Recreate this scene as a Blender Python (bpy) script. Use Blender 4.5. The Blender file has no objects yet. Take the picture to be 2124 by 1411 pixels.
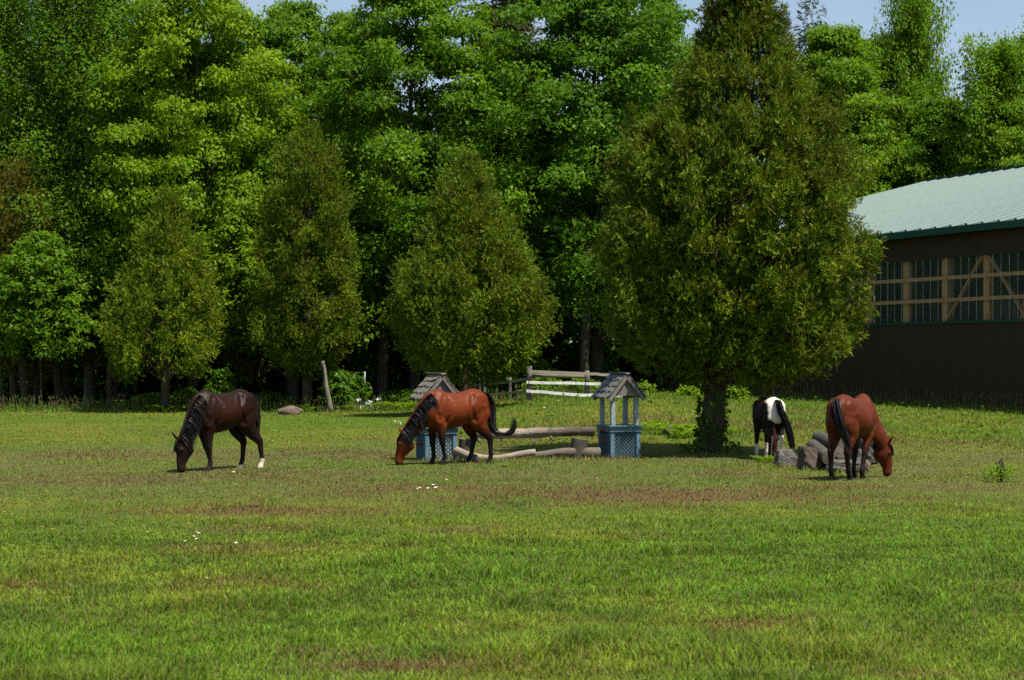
import bpy, bmesh, math, random
import numpy as np
from mathutils import Vector, Matrix

SC = bpy.context.scene
COL = SC.collection
R = math.radians
rng = np.random.default_rng(11)
random.seed(5)

# ------------------------------------------------------------------ camera, sky, sun, exposure
CAMH, HORIZ, CX, FP = 2.15, 745.0, 1062.0, 4000.0
cd = bpy.data.cameras.new('camera')
cam = bpy.data.objects.new('camera', cd)
COL.objects.link(cam)
cam.location = (0, 0, CAMH)
cam.rotation_euler = (R(90), 0, 0)
cd.sensor_width = 36.0
cd.lens = 36.0 * FP / 2124.0
cd.shift_y = (HORIZ - 705.5) / 2124.0
cd.clip_start = 0.5
cd.clip_end = 4000
cd.dof.use_dof = True
cd.dof.focus_distance = 38.5
cd.dof.aperture_fstop = 4.5
SC.camera = cam

SUN_EL = R(64)
SUN_DIR = Vector((math.cos(SUN_EL) * 0.80, -math.cos(SUN_EL) * 0.60, math.sin(SUN_EL)))
world = bpy.data.worlds.new('World')
SC.world = world
world.use_nodes = True
wn = world.node_tree
wn.nodes.clear()
w_out = wn.nodes.new('ShaderNodeOutputWorld')
w_bg = wn.nodes.new('ShaderNodeBackground')
w_sky = wn.nodes.new('ShaderNodeTexSky')
w_sky.sky_type = 'NISHITA'
w_sky.sun_disc = False
w_sky.sun_elevation = SUN_EL
w_sky.sun_rotation = math.atan2(SUN_DIR.x, SUN_DIR.y)
w_sky.air_density = 1.0
w_sky.dust_density = 0.6
w_sky.ozone_density = 1.6
w_bg.inputs['Strength'].default_value = 0.071
# thin uneven veil of high cloud
w_tc = wn.nodes.new('ShaderNodeTexCoord')
w_map = wn.nodes.new('ShaderNodeMapping')
w_map.inputs['Scale'].default_value = (2.2, 2.2, 7.0)
w_no = wn.nodes.new('ShaderNodeTexNoise')
w_no.inputs['Scale'].default_value = 1.6
w_no.inputs['Detail'].default_value = 5
w_ramp = wn.nodes.new('ShaderNodeMapRange')
w_ramp.inputs['From Min'].default_value = 0.35
w_ramp.inputs['From Max'].default_value = 0.75
w_ramp.inputs['To Min'].default_value = 0.05
w_ramp.inputs['To Max'].default_value = 0.55
w_mix = wn.nodes.new('ShaderNodeMix')
w_mix.data_type = 'RGBA'
w_mix.inputs['B'].default_value = (4.6, 5.2, 6.2, 1)
wn.links.new(w_tc.outputs['Generated'], w_map.inputs['Vector'])
wn.links.new(w_map.outputs['Vector'], w_no.inputs['Vector'])
wn.links.new(w_no.outputs['Fac'], w_ramp.inputs['Value'])
wn.links.new(w_ramp.outputs['Result'], w_mix.inputs['Factor'])
wn.links.new(w_sky.outputs['Color'], w_mix.inputs['A'])
wn.links.new(w_mix.outputs['Result'], w_bg.inputs['Color'])
wn.links.new(w_bg.outputs['Background'], w_out.inputs['Surface'])

sl = bpy.data.lights.new('sun', 'SUN')
sl.energy = 5.0
sl.angle = R(0.53)
sl.color = (1.0, 0.945, 0.80)
sun = bpy.data.objects.new('sun', sl)
COL.objects.link(sun)
sun.location = (30, -20, 60)
sun.rotation_euler = SUN_DIR.to_track_quat('Z', 'Y').to_euler()

SC.view_settings.view_transform = 'Standard'
SC.view_settings.look = 'None'
SC.view_settings.exposure = 0.9
SC.view_settings.gamma = 1.0
SC.view_settings.use_curve_mapping = False
SC.render.engine = 'CYCLES'
SC.cycles.max_bounces = 6
SC.cycles.diffuse_bounces = 3
SC.cycles.glossy_bounces = 3
SC.cycles.transmission_bounces = 4
SC.cycles.transparent_max_bounces = 8
SC.cycles.use_denoising = False
SC.cycles.sample_clamp_indirect = 4.0

# ------------------------------------------------------------------ small helpers
def px(x, y, Z):
    """A point of the photograph at depth Z, in world space."""
    return Vector(((x - CX) / FP * Z, Z, CAMH + (HORIZ - y) / FP * Z))

def pX(x, Z):
    return (x - CX) / FP * Z

def sstep(a, b, x):
    t = np.clip((np.asarray(x, float) - a) / (b - a), 0, 1)
    return t * t * (3 - 2 * t)

_T = np.random.default_rng(3).random((256, 256))
def vnoise(x, y):
    x = np.asarray(x, float); y = np.asarray(y, float)
    xi = np.floor(x).astype(int); yi = np.floor(y).astype(int)
    fx = x - xi; fy = y - yi
    fx = fx * fx * (3 - 2 * fx); fy = fy * fy * (3 - 2 * fy)
    a = _T[xi & 255, yi & 255]; b = _T[(xi + 1) & 255, yi & 255]
    c = _T[xi & 255, (yi + 1) & 255]; d = _T[(xi + 1) & 255, (yi + 1) & 255]
    return (a * (1 - fx) + b * fx) * (1 - fy) + (c * (1 - fx) + d * fx) * fy

def fbm(x, y, s=1.0, o=4, off=0.0):
    x = np.asarray(x, float) * s + off; y = np.asarray(y, float) * s + off * 1.7
    v = 0; a = 0.5; n = 0
    for _ in range(o):
        v = v + a * vnoise(x, y); n += a
        x = x * 2.03 + 17.3; y = y * 2.03 + 5.1; a *= 0.5
    return v / n

_AX = np.array([-60, -8, -4, -1, 1.5, 4, 6, 9, 14, 20, 80.0])
_AV = np.array([.10, .10, .16, .45, .70, .76, .68, .55, .44, .42, .4])
def ground_z(X, Y):
    X = np.asarray(X, float); Y = np.asarray(Y, float)
    a = np.interp(X * 68.0 / np.maximum(Y, 40.0), _AX, _AV)
    z = a * sstep(43, 69, Y)
    z = z + (fbm(X, Y, 0.16, 3) - 0.5) * 0.10 * sstep(6, 16, Y) * (1 - 0.6 * sstep(30, 60, Y))
    hill = np.clip((Y - 112) / 150.0, 0, 1.0) ** 1.2 * 40.0 * (1 - sstep(-45, 12, X))
    return z + hill

def gz(x, y):
    return float(ground_z(x, y))

class MB:
    """Collects vertices and faces (triangles and quads) for one mesh."""
    def __init__(s):
        s.V = []; s.F = []; s.n = 0; s.A = []
    def add(s, V, F, a=None):
        V = np.asarray(V, float).reshape(-1, 3); F = np.asarray(F, int)
        s.V.append(V); s.F.append(F + s.n); s.n += len(V)
        if a is None:
            a = np.zeros((len(V), 4)); a[:, 3] = 1
        s.A.append(np.broadcast_to(np.asarray(a, float), (len(V), 4)))
        return s
    def mesh(s, name, mat, smooth=False, attr=None):
        me = bpy.data.meshes.new(name)
        V = np.concatenate(s.V)
        li = np.concatenate([f.ravel() for f in s.F])
        tot = np.concatenate([np.full(len(f), f.shape[1]) for f in s.F])
        me.vertices.add(len(V)); me.vertices.foreach_set('co', V.astype(np.float32).ravel())
        me.loops.add(len(li)); me.loops.foreach_set('vertex_index', li.astype(np.int32))
        me.polygons.add(len(tot))
        st = np.concatenate([[0], np.cumsum(tot)[:-1]])
        me.polygons.foreach_set('loop_start', st.astype(np.int32))
        me.polygons.foreach_set('loop_total', tot.astype(np.int32))
        me.polygons.foreach_set('use_smooth', np.full(len(tot), bool(smooth)))
        if attr:
            at = me.attributes.new(attr, 'FLOAT_COLOR', 'POINT')
            at.data.foreach_set('color', np.concatenate(s.A).astype(np.float32).ravel())
        me.update(calc_edges=True)
        me.validate()
        if mat: me.materials.append(mat)
        return me
    def build(s, name, mat, parent=None, smooth=False, attr=None):
        return link(name, s.mesh(name, mat, smooth, attr), parent)

def link(name, me, parent=None, loc=None, rot=None):
    o = bpy.data.objects.new(name, me)
    COL.objects.link(o)
    if parent: o.parent = parent
    if loc is not None: o.location = loc
    if rot is not None: o.rotation_euler = rot
    return o

def tag(o, label=None, cat=None, group=None, kind=None):
    if label: o['label'] = label
    if cat: o['category'] = cat
    if group: o['group'] = group
    if kind: o['kind'] = kind
    return o

def thing(name, label, cat, loc=(0, 0, 0), rz=0.0, group=None):
    o = link(name, None, None, loc, (0, 0, rz))
    o.empty_display_size = 0.2
    return tag(o, label, cat, group)

BOXF = np.array([[0, 3, 2, 1], [4, 5, 6, 7], [0, 1, 5, 4], [1, 2, 6, 5], [2, 3, 7, 6], [3, 0, 4, 7]])
def box_v(x0, x1, y0, y1, z0, z1):
    return np.array([[x0, y0, z0], [x1, y0, z0], [x1, y1, z0], [x0, y1, z0], [x0, y0, z1], [x1, y0, z1], [x1, y1, z1], [x0, y1, z1]], float)

def beam_v(p, q, w, h, up=(0, 0, 1)):
    """A bar from p to q, w wide and h high."""
    p = np.array(p, float); q = np.array(q, float)
    d = q - p; d /= np.linalg.norm(d)
    s = np.cross(d, up); s /= np.linalg.norm(s); u = np.cross(s, d)
    c = [(-1, -1), (1, -1), (1, 1), (-1, 1)]
    return np.array([p + s * a * w / 2 + u * b * h / 2 for a, b in c] + [q + s * a * w / 2 + u * b * h / 2 for a, b in c])
BEAMF = np.array([[0, 1, 2, 3], [7, 6, 5, 4], [0, 4, 5, 1], [1, 5, 6, 2], [2, 6, 7, 3], [3, 7, 4, 0]])

def tube(P, rad, seg=8, caps=True, wob=0.0, rg=None):
    P = np.asarray(P, float); n = len(P); rad = np.broadcast_to(np.asarray(rad, float), (n,))
    T = np.gradient(P, axis=0); T /= np.linalg.norm(T, axis=1)[:, None] + 1e-9
    ref = np.array([0.31, 0.95, 0.05]) if abs(T[0][2]) > 0.6 else np.array([0, 0, 1.0])
    A = np.cross(T, ref); A /= np.linalg.norm(A, axis=1)[:, None] + 1e-9
    B = np.cross(T, A)
    an = np.linspace(0, 2 * np.pi, seg, endpoint=False)
    rr = rad[:, None] * np.ones(seg)
    if wob:
        rr = rr * (1 + wob * ((rg or rng).random((n, seg)) - 0.5) * 2)
    V = P[:, None, :] + rr[..., None] * (np.cos(an)[None, :, None] * A[:, None, :] + np.sin(an)[None, :, None] * B[:, None, :])
    V = V.reshape(-1, 3)
    F = []
    i = np.arange(seg); j = (i + 1) % seg
    for k in range(n - 1):
        F.append(np.stack([k * seg + i, k * seg + j, (k + 1) * seg + j, (k + 1) * seg + i], 1))
    F = np.concatenate(F)
    return V, F, seg, n

def add_tube(mb, P, rad, seg=8, wob=0.0, a=None, rg=None, caps=True):
    V, F, seg, n = tube(P, rad, seg, True, wob, rg)
    if caps:
        V = np.vstack([V, np.asarray(P[0], float)[None], np.asarray(P[-1], float)[None]])
        i = np.arange(seg); j = (i + 1) % seg
        c0 = np.stack([np.full(seg, n * seg), j, i], 1)
        c1 = np.stack([np.full(seg, n * seg + 1), (n - 1) * seg + i, (n - 1) * seg + j], 1)
        k = mb.n
        mb.add(V, F, a)
        mb.F.append(np.concatenate([c0, c1]) + k)
    else:
        mb.add(V, F, a)

def catmull(P, m):
    P = np.asarray(P, float); n = len(P)
    out = []
    for i in range(n - 1):
        p0 = P[max(i - 1, 0)]; p1 = P[i]; p2 = P[i + 1]; p3 = P[min(i + 2, n - 1)]
        for k in range(m):
            t = k / m
            out.append(0.5 * ((2 * p1) + (-p0 + p2) * t + (2 * p0 - 5 * p1 + 4 * p2 - p3) * t * t + (-p0 + 3 * p1 - 3 * p2 + p3) * t ** 3))
    out.append(P[-1])
    return np.array(out)

def unit(v):
    return v / (np.linalg.norm(v, axis=-1, keepdims=True) + 1e-9)

# ------------------------------------------------------------------ materials
class NT:
    def __init__(s, name):
        s.m = bpy.data.materials.new(name); s.m.use_nodes = True
        s.t = s.m.node_tree; s.t.nodes.clear()
        s.out = s.n('OutputMaterial')
    def n(s, kind, **kw):
        nd = s.t.nodes.new('ShaderNode' + kind)
        for k, v in kw.items():
            if k in nd.inputs: nd.inputs[k].default_value = v
            else: setattr(nd, k, v)
        return nd
    def l(s, a, b): s.t.links.new(a, b)
    def coord(s, scale=(1, 1, 1), kind='Object'):
        tc = s.n('TexCoord'); mp = s.n('Mapping'); mp.inputs['Scale'].default_value = scale
        s.l(tc.outputs[kind], mp.inputs['Vector']); return mp.outputs['Vector']
    def noise(s, vec, scale, detail=4, rough=0.55):
        nd = s.n('TexNoise'); nd.inputs['Scale'].default_value = scale; nd.inputs['Detail'].default_value = detail
        nd.inputs['Roughness'].default_value = rough
        if vec is not None: s.l(vec, nd.inputs['Vector'])
        return nd.outputs['Fac']
    def ramp(s, fac, stops):
        r = s.n('ValToRGB'); cr = r.color_ramp
        while len(cr.elements) < len(stops): cr.elements.new(0.5)
        for e, (p, c) in zip(cr.elements, stops):
            e.position = p; e.color = (c[0], c[1], c[2], 1)
        s.l(fac, r.inputs['Fac']); return r.outputs['Color']
    def mix(s, fac, a, b, blend='MIX'):
        m = s.n('Mix', data_type='RGBA', blend_type=blend)
        for sock, v in ((m.inputs['Factor'], fac), (m.inputs['A'], a), (m.inputs['B'], b)):
            if hasattr(v, 'is_output'): s.l(v, sock)
            elif isinstance(v, (int, float)): sock.default_value = v
            else: sock.default_value = (v[0], v[1], v[2], 1)
        return m.outputs['Result']
    def bump(s, h, strength=0.3, dist=0.02):
        b = s.n('Bump'); b.inputs['Strength'].default_value = strength; b.inputs['Distance'].default_value = dist
        s.l(h, b.inputs['Height']); return b.outputs['Normal']
    def bsdf(s, col, rough=0.7, spec=0.3, normal=None, metallic=0.0):
        b = s.n('BsdfPrincipled')
        if hasattr(col, 'is_output'): s.l(col, b.inputs['Base Color'])
        else: b.inputs['Base Color'].default_value = (col[0], col[1], col[2], 1)
        if hasattr(rough, 'is_output'): s.l(rough, b.inputs['Roughness'])
        else: b.inputs['Roughness'].default_value = rough
        b.inputs['Specular IOR Level'].default_value = spec
        b.inputs['Metallic'].default_value = metallic
        if normal is not None: s.l(normal, b.inputs['Normal'])
        return b
    def done(s, sh):
        s.l(sh.outputs[0], s.out.inputs['Surface']); return s.m

def leaf_mat(name, lo, mid, hi, trans=0.40, tcol=None, rough=0.55, spec=0.14):
    """Leaves: colour by a per-leaf number, part of the light passing through."""
    t = NT(name)
    at = t.n('Attribute', attribute_name='tint')
    sp = t.n('SeparateColor'); t.l(at.outputs['Color'], sp.inputs['Color'])
    oi = t.n('ObjectInfo')
    ad = t.n('Math', operation='MULTIPLY_ADD'); t.l(oi.outputs['Random'], ad.inputs[0]); ad.inputs[1].default_value = 0.16
    t.l(sp.outputs[0], ad.inputs[2])
    sb = t.n('Math', operation='SUBTRACT'); t.l(ad.outputs[0], sb.inputs[0]); sb.inputs[1].default_value = 0.08
    c = t.ramp(sb.outputs[0], [(0.0, lo), (0.5, mid), (1.0, hi)])
    b = t.bsdf(c, rough, spec)
    tr = t.n('BsdfTranslucent')
    tc = t.mix(0.6, c, tcol or (hi[0] * 1.3, hi[1] * 1.5, hi[2]))
    t.l(tc, tr.inputs['Color'])
    mx = t.n('MixShader'); mx.inputs[0].default_value = trans
    t.l(b.outputs[0], mx.inputs[1]); t.l(tr.outputs[0], mx.inputs[2])
    return t.done(mx)

def bark_mat(name, a, b, scale=6.0):
    t = NT(name)
    v = t.coord((1, 1, 0.18))
    n1 = t.noise(v, scale * 2.2, 6, 0.7); n2 = t.noise(t.coord((1, 1, 1)), 1.3, 3)
    c = t.ramp(n1, [(0.3, a), (0.62, b)])
    c = t.mix(n2, c, (a[0] * .8, a[1] * 1.0, a[2] * .7))
    return t.done(t.bsdf(c, 0.9, 0.15, t.bump(n1, 0.8, 0.05)))

def wood_mat(name, a, b, stretch=(1, 1, 12), scale=3.0, rough=0.85):
    t = NT(name)
    v = t.coord(stretch); n1 = t.noise(v, scale * 4, 6, 0.65); n2 = t.noise(t.coord((1, 1, 1)), scale, 4)
    c = t.ramp(n1, [(0.3, a), (0.68, b)])
    c = t.mix(n2, c, (a[0] * .9, a[1] * .9, a[2] * .9))
    return t.done(t.bsdf(c, rough, 0.2, t.bump(n1, 0.5, 0.01)))

def paint_mat(name, a, b, rough=0.5, spec=0.4, scale=4.0, wear=None):
    t = NT(name)
    n1 = t.noise(t.coord(), scale, 6, 0.65)
    c = t.ramp(n1, [(0.3, a), (0.7, b)])
    if wear:
        n2 = t.noise(t.coord((1, 1, .35)), scale * 5, 5, 0.7)
        f = t.n('MapRange'); f.inputs['From Min'].default_value = 0.56; f.inputs['From Max'].default_value = 0.64
        t.l(n2, f.inputs['Value'])
        c = t.mix(f.outputs['Result'], c, wear)
    return t.done(t.bsdf(c, rough, spec, t.bump(n1, 0.12, 0.01)))

M = {}
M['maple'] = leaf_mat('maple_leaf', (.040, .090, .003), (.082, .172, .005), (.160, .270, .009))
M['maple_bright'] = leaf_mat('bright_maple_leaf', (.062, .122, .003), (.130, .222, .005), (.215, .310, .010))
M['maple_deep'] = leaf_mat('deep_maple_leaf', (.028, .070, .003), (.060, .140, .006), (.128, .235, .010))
M['ash'] = leaf_mat('ash_leaf', (.050, .105, .005), (.092, .182, .008), (.155, .250, .014), trans=.45, spec=.12)
M['maple_olive'] = leaf_mat('olive_maple_leaf', (.055, .115, .004), (.105, .200, .006), (.180, .280, .009))
M['hemlock'] = leaf_mat('hemlock_needle', (.032, .038, .007), (.062, .068, .010), (.105, .102, .016), trans=0.2)
M['spruce'] = leaf_mat('spruce_needle', (.03, .05, .025), (.05, .075, .04), (.08, .10, .055), trans=0.2)
M['cedar'] = leaf_mat('cedar_spray', (.060, .066, .006), (.086, .126, .005), (.205, .280, .010), trans=0.17, tcol=(.17, .22, .006))
M['cedar_brown'] = leaf_mat('brownish_cedar_spray', (.060, .056, .007), (.112, .112, .009), (.18, .17, .014), trans=0.2, tcol=(.15, .15, .010))
M['fern'] = leaf_mat('fern_frond', (.06, .13, .004), (.12, .21, .006), (.19, .28, .010), trans=0.4)
M['shrub'] = leaf_mat('shrub_leaf', (.034, .08, .004), (.06, .14, .005), (.11, .20, .008), trans=0.38)
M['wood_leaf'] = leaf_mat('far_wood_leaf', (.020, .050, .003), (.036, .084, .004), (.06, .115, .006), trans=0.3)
M['bark'] = bark_mat('grey_brown_bark', (.030, .024, .018), (.10, .085, .068))
M['bark_cedar'] = bark_mat('cedar_bark', (.028, .022, .010), (.125, .104, .080), 8)
M['bark_birch'] = bark_mat('pale_dead_bark', (.10, .085, .075), (.34, .30, .27), 5)
M['wood_raw'] = wood_mat('barn_timber', (.56, .25, .11), (.78, .43, .22), (6, 6, 1))
M['wood_grey'] = wood_mat('weathered_grey_wood', (.10, .092, .082), (.26, .24, .22), (8, 8, 1))
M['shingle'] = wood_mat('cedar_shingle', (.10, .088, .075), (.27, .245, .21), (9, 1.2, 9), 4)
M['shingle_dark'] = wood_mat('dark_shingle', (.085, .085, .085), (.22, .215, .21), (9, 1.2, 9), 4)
M['log_bark'] = wood_mat('grey_log', (.065, .055, .045), (.26, .22, .18), (1.2, 9, 9), 3)
def rail_log_mat():  # sunlit half painted pale, half in the cedar's shade painted dark
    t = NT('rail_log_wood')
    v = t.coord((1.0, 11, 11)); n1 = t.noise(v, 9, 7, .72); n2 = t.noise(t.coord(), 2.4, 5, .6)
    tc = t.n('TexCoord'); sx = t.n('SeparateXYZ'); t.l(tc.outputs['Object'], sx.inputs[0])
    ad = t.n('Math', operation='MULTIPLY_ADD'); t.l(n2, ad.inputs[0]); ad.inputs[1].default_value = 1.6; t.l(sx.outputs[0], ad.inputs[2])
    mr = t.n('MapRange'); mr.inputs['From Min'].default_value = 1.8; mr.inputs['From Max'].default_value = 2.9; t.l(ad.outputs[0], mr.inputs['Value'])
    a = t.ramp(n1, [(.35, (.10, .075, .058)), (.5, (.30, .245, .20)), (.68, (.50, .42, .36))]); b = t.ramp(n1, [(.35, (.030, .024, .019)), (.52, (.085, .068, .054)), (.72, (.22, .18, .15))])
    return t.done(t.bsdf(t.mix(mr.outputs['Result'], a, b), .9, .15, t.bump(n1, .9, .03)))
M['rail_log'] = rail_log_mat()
M['log_pale'] = wood_mat('bleached_log', (.16, .125, .10), (.46, .39, .33), (1.2, 9, 9), 3)
M['log_dark'] = wood_mat('lichened_log', (.035, .032, .028), (.135, .125, .112), (1.5, 7, 7), 4)
M['log_end'] = wood_mat('log_end_grain', (.10, .085, .065), (.24, .20, .16), (3, 3, 3), 6)
M['stump'] = wood_mat('stump_bark', (.045, .036, .028), (.15, .125, .10), (7, 7, 1), 3)
M['blue_paint'] = paint_mat('faded_blue_paint', (.060, .120, .168), (.092, .160, .212), 0.65, 0.2, 5, (.20, .23, .25))
M['blue_back'] = paint_mat('blue_backing_board', (.045, .075, .10), (.075, .10, .12), 0.7, 0.2, 8, (.12, .10, .085))
M['sunlit_back'] = paint_mat('sunlit_backing_board', (.38, .42, .42), (.60, .63, .62), 0.7, 0.2, 8, (.25, .27, .25))  # whitened to put the sun's reflection into the board colour, worn patches on top
M['post_paint'] = paint_mat('greyish_blue_post', (.17, .21, .235), (.27, .315, .33), 0.7, 0.2, 6, (.12, .11, .10))
M['red_metal'] = paint_mat('rusty_red_metal', (.16, .02, .012), (.25, .04, .02), 0.5, 0.4, 9)
M['rail_white'] = paint_mat('flaking_white_rail', (.42, .43, .44), (.68, .69, .70), 0.6, 0.3, 3, (.20, .17, .14))
M['rail_grey'] = wood_mat('weathered_rail', (.17, .15, .12), (.42, .38, .32), (1, 6, 6), 3)
M['galv'] = paint_mat('galvanised_pipe', (.20, .22, .22), (.34, .36, .36), 0.45, 0.5, 6)
M['rope'] = paint_mat('hemp_rope', (.20, .14, .11), (.30, .22, .17), 0.9, 0.1, 20)
M['brown_steel'] = paint_mat('brown_siding_steel', (.036, .0215, .0155), (.048, .029, .021), 0.5, 0.2, 0.9)
M['green_trim'] = paint_mat('dark_green_trim', (.006, .050, .036), (.008, .062, .045), 0.4, 0.4, 1.0)
def roof_mat():
    t = NT('pale_green_roof_steel')
    oi = t.n('ObjectInfo'); tc = t.n('TexCoord'); mp = t.n('Mapping'); mp.inputs['Scale'].default_value = (5.5, .10, .1)
    cv = t.n('CombineXYZ'); ml = t.n('Math', operation='MULTIPLY'); ml.inputs[1].default_value = 57.0
    t.l(oi.outputs['Random'], ml.inputs[0]); t.l(ml.outputs[0], cv.inputs[0]); t.l(ml.outputs[0], cv.inputs[1])
    t.l(tc.outputs['Object'], mp.inputs['Vector']); t.l(cv.outputs[0], mp.inputs['Location'])
    n1 = t.noise(mp.outputs['Vector'], 2.0, 5, .6); n2 = t.noise(mp.outputs['Vector'], 9.0, 3, .6)
    c = t.ramp(n1, [(.32, (.028, .066, .063)), (.52, (.046, .092, .088)), (.70, (.084, .128, .124))])
    c = t.mix(n2, c, (.060, .108, .103))
    return t.done(t.bsdf(c, .6, .03))
M['roof_steel'] = roof_mat()
M['roof_rib'] = paint_mat('sunlit_roof_rib_paint', (.125, .172, .165), (.158, .208, .200), .5, .04, 3)  # same roof paint made lighter, so lap ribs look caught by the sun
M['arena'] = paint_mat('arena_sand', (.12, .10, .08), (.18, .15, .12), 0.95, 0.1, 3)
M['inner_wall'] = paint_mat('inner_wall', (.05, .045, .04), (.08, .07, .06), 0.8, 0.2, 1)
M['eye'] = NT('horse_eye').done(NT.bsdf(NT('tmp'), (0, 0, 0))) if False else None

def simple_mat(name, col, rough=0.6, spec=0.3):
    t = NT(name)
    n1 = t.noise(t.coord(), 9, 4)
    return t.done(t.bsdf(t.ramp(n1, [(0.3, [c * .8 for c in col]), (0.7, col)]), rough, spec))
M['eye'] = simple_mat('horse_eye', (.010, .007, .006), 0.1, 0.6)
M['petal_white'] = simple_mat('white_petal', (.75, .75, .72), 0.7)
M['petal_yellow'] = simple_mat('yellow_petal', (.70, .48, .02), 0.6)
M['petal_orange'] = simple_mat('orange_petal', (.75, .16, .02), 0.6)
M['clod'] = simple_mat('dry_clod', (.085, .045, .030), 0.95, 0.1)
M['plastic'] = paint_mat('torn_grey_sheeting', (.16, .19, .20), (.46, .50, .52), 0.5, 0.4, 6)
M['dark_hair'] = None

def glass_mat():
    t = NT('clear_corrugated_sheet')
    n1 = t.noise(t.coord((1, 1, .2)), 2.5, 4)
    tr = t.n('BsdfTransparent'); tr.inputs['Color'].default_value = (.80, .84, .82, 1)
    gl = t.n('BsdfGlossy'); gl.inputs['Roughness'].default_value = 0.08; gl.inputs['Color'].default_value = (.9, .95, .95, 1)
    df = t.n('BsdfDiffuse'); df.inputs['Color'].default_value = (.42, .55, .44, 1)
    lw = t.n('LayerWeight'); lw.inputs['Blend'].default_value = 0.07
    m1 = t.n('MixShader'); t.l(lw.outputs['Fresnel'], m1.inputs[0]); t.l(tr.outputs[0], m1.inputs[1]); t.l(gl.outputs[0], m1.inputs[2])
    mr = t.n('MapRange'); mr.inputs['From Min'].default_value = .3; mr.inputs['From Max'].default_value = .8
    mr.inputs['To Min'].default_value = 0.02; mr.inputs['To Max'].default_value = 0.10
    t.l(n1, mr.inputs['Value'])
    m2 = t.n('MixShader'); t.l(mr.outputs['Result'], m2.inputs[0]); t.l(m1.outputs[0], m2.inputs[1]); t.l(df.outputs[0], m2.inputs[2])
    return t.done(m2)
M['glass'] = glass_mat()
def glass_rib_mat():
    t = NT('clear_sheet_rib')
    tr = t.n('BsdfTransparent'); tr.inputs['Color'].default_value = (.8, .84, .82, 1)
    b = t.bsdf((.68, .76, .72), 0.3, 0.4)
    m = t.n('MixShader'); m.inputs[0].default_value = 0.26
    t.l(tr.outputs[0], m.inputs[1]); t.l(b.outputs[0], m.inputs[2])
    return t.done(m)
M['glass_rib'] = glass_rib_mat()

def rock_mat(name, a, b, c):
    t = NT(name)
    v = t.coord(); n1 = t.noise(v, 2.2, 6, .6); n2 = t.noise(v, 14, 6, .7); n3 = t.noise(v, 45, 3)
    col = t.ramp(n1, [(.35, a), (.62, b)])
    mr = t.n('MapRange'); mr.inputs['From Min'].default_value = .52; mr.inputs['From Max'].default_value = .64
    t.l(n2, mr.inputs['Value'])
    col = t.mix(mr.outputs['Result'], col, c)
    col = t.mix(n3, col, [x * .6 for x in a])
    return t.done(t.bsdf(col, .9, .2, t.bump(n2, .6, .03)))
M['rock'] = rock_mat('grey_lichened_rock', (.062, .060, .055), (.120, .115, .107), (.25, .245, .22))
M['rock_pink'] = rock_mat('pinkish_rock', (.11, .078, .058), (.19, .135, .105), (.20, .18, .165))
M['rock_rust'] = rock_mat('rust_stained_rock', (.060, .050, .043), (.115, .096, .084), (.20, .085, .048))

def coat_mat():
    t = NT('horse_coat')
    at = t.n('Attribute', attribute_name='coat')
    n1 = t.noise(t.coord((1, 1, 1)), 5, 5); n2 = t.noise(t.coord((30, 30, 8)), 4, 3)
    n3 = t.noise(t.coord(), 13, 3)
    c = t.mix(n1, at.outputs['Color'], t.mix(1.0, at.outputs['Color'], (.60, .56, .52), 'MULTIPLY'))
    c = t.mix(n3, c, t.mix(1.0, c, (1.25, 1.2, 1.15), 'MULTIPLY'))
    b = t.bsdf(c, 0.45, 0.09, t.bump(n2, .25, .006))
    return t.done(b)
M['coat'] = coat_mat()
def hair_mat():
    t = NT('horse_hair')
    at = t.n('Attribute', attribute_name='tint')
    return t.done(t.bsdf(at.outputs['Color'], .45, .22))
M['hair'] = hair_mat()

def ground_mat():
    t = NT('pasture_soil')
    at = t.n('Attribute', attribute_name='tint')
    v = t.coord((1, 1, 1))
    n1 = t.noise(v, 2.3, 8, .65); n2 = t.noise(v, 22, 4, .7)
    c = t.mix(n1, at.outputs['Color'], t.mix(1.0, at.outputs['Color'], (.55, .55, .5), 'MULTIPLY'))
    c = t.mix(n2, c, t.mix(1.0, at.outputs['Color'], (1.35, 1.3, 1.2), 'MULTIPLY'))
    return t.done(t.bsdf(c, .95, .1, t.bump(n2, .8, .04)))
M['ground'] = ground_mat()
def blade_mat():
    t = NT('grass_blade')
    at = t.n('Attribute', attribute_name='tint')
    b = t.bsdf(at.outputs['Color'], .6, .12)
    tr = t.n('BsdfTranslucent')
    t.l(t.mix(1.0, at.outputs['Color'], (1.15, 1.2, .8), 'MULTIPLY'), tr.inputs['Color'])
    mx = t.n('MixShader'); mx.inputs[0].default_value = .42
    t.l(b.outputs[0], mx.inputs[1]); t.l(tr.outputs[0], mx.inputs[2])
    return t.done(mx)
M['blade'] = blade_mat()

# ------------------------------------------------------------------ ground
def forest_edge(X):
    """Depth at which the woodland floor starts."""
    return np.interp(X, [-60, -20, -8, -5, -3, 0, 3, 5, 6, 60], [77, 77, 76, 75, 75, 74, 74, 96, 200, 200])

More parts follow.
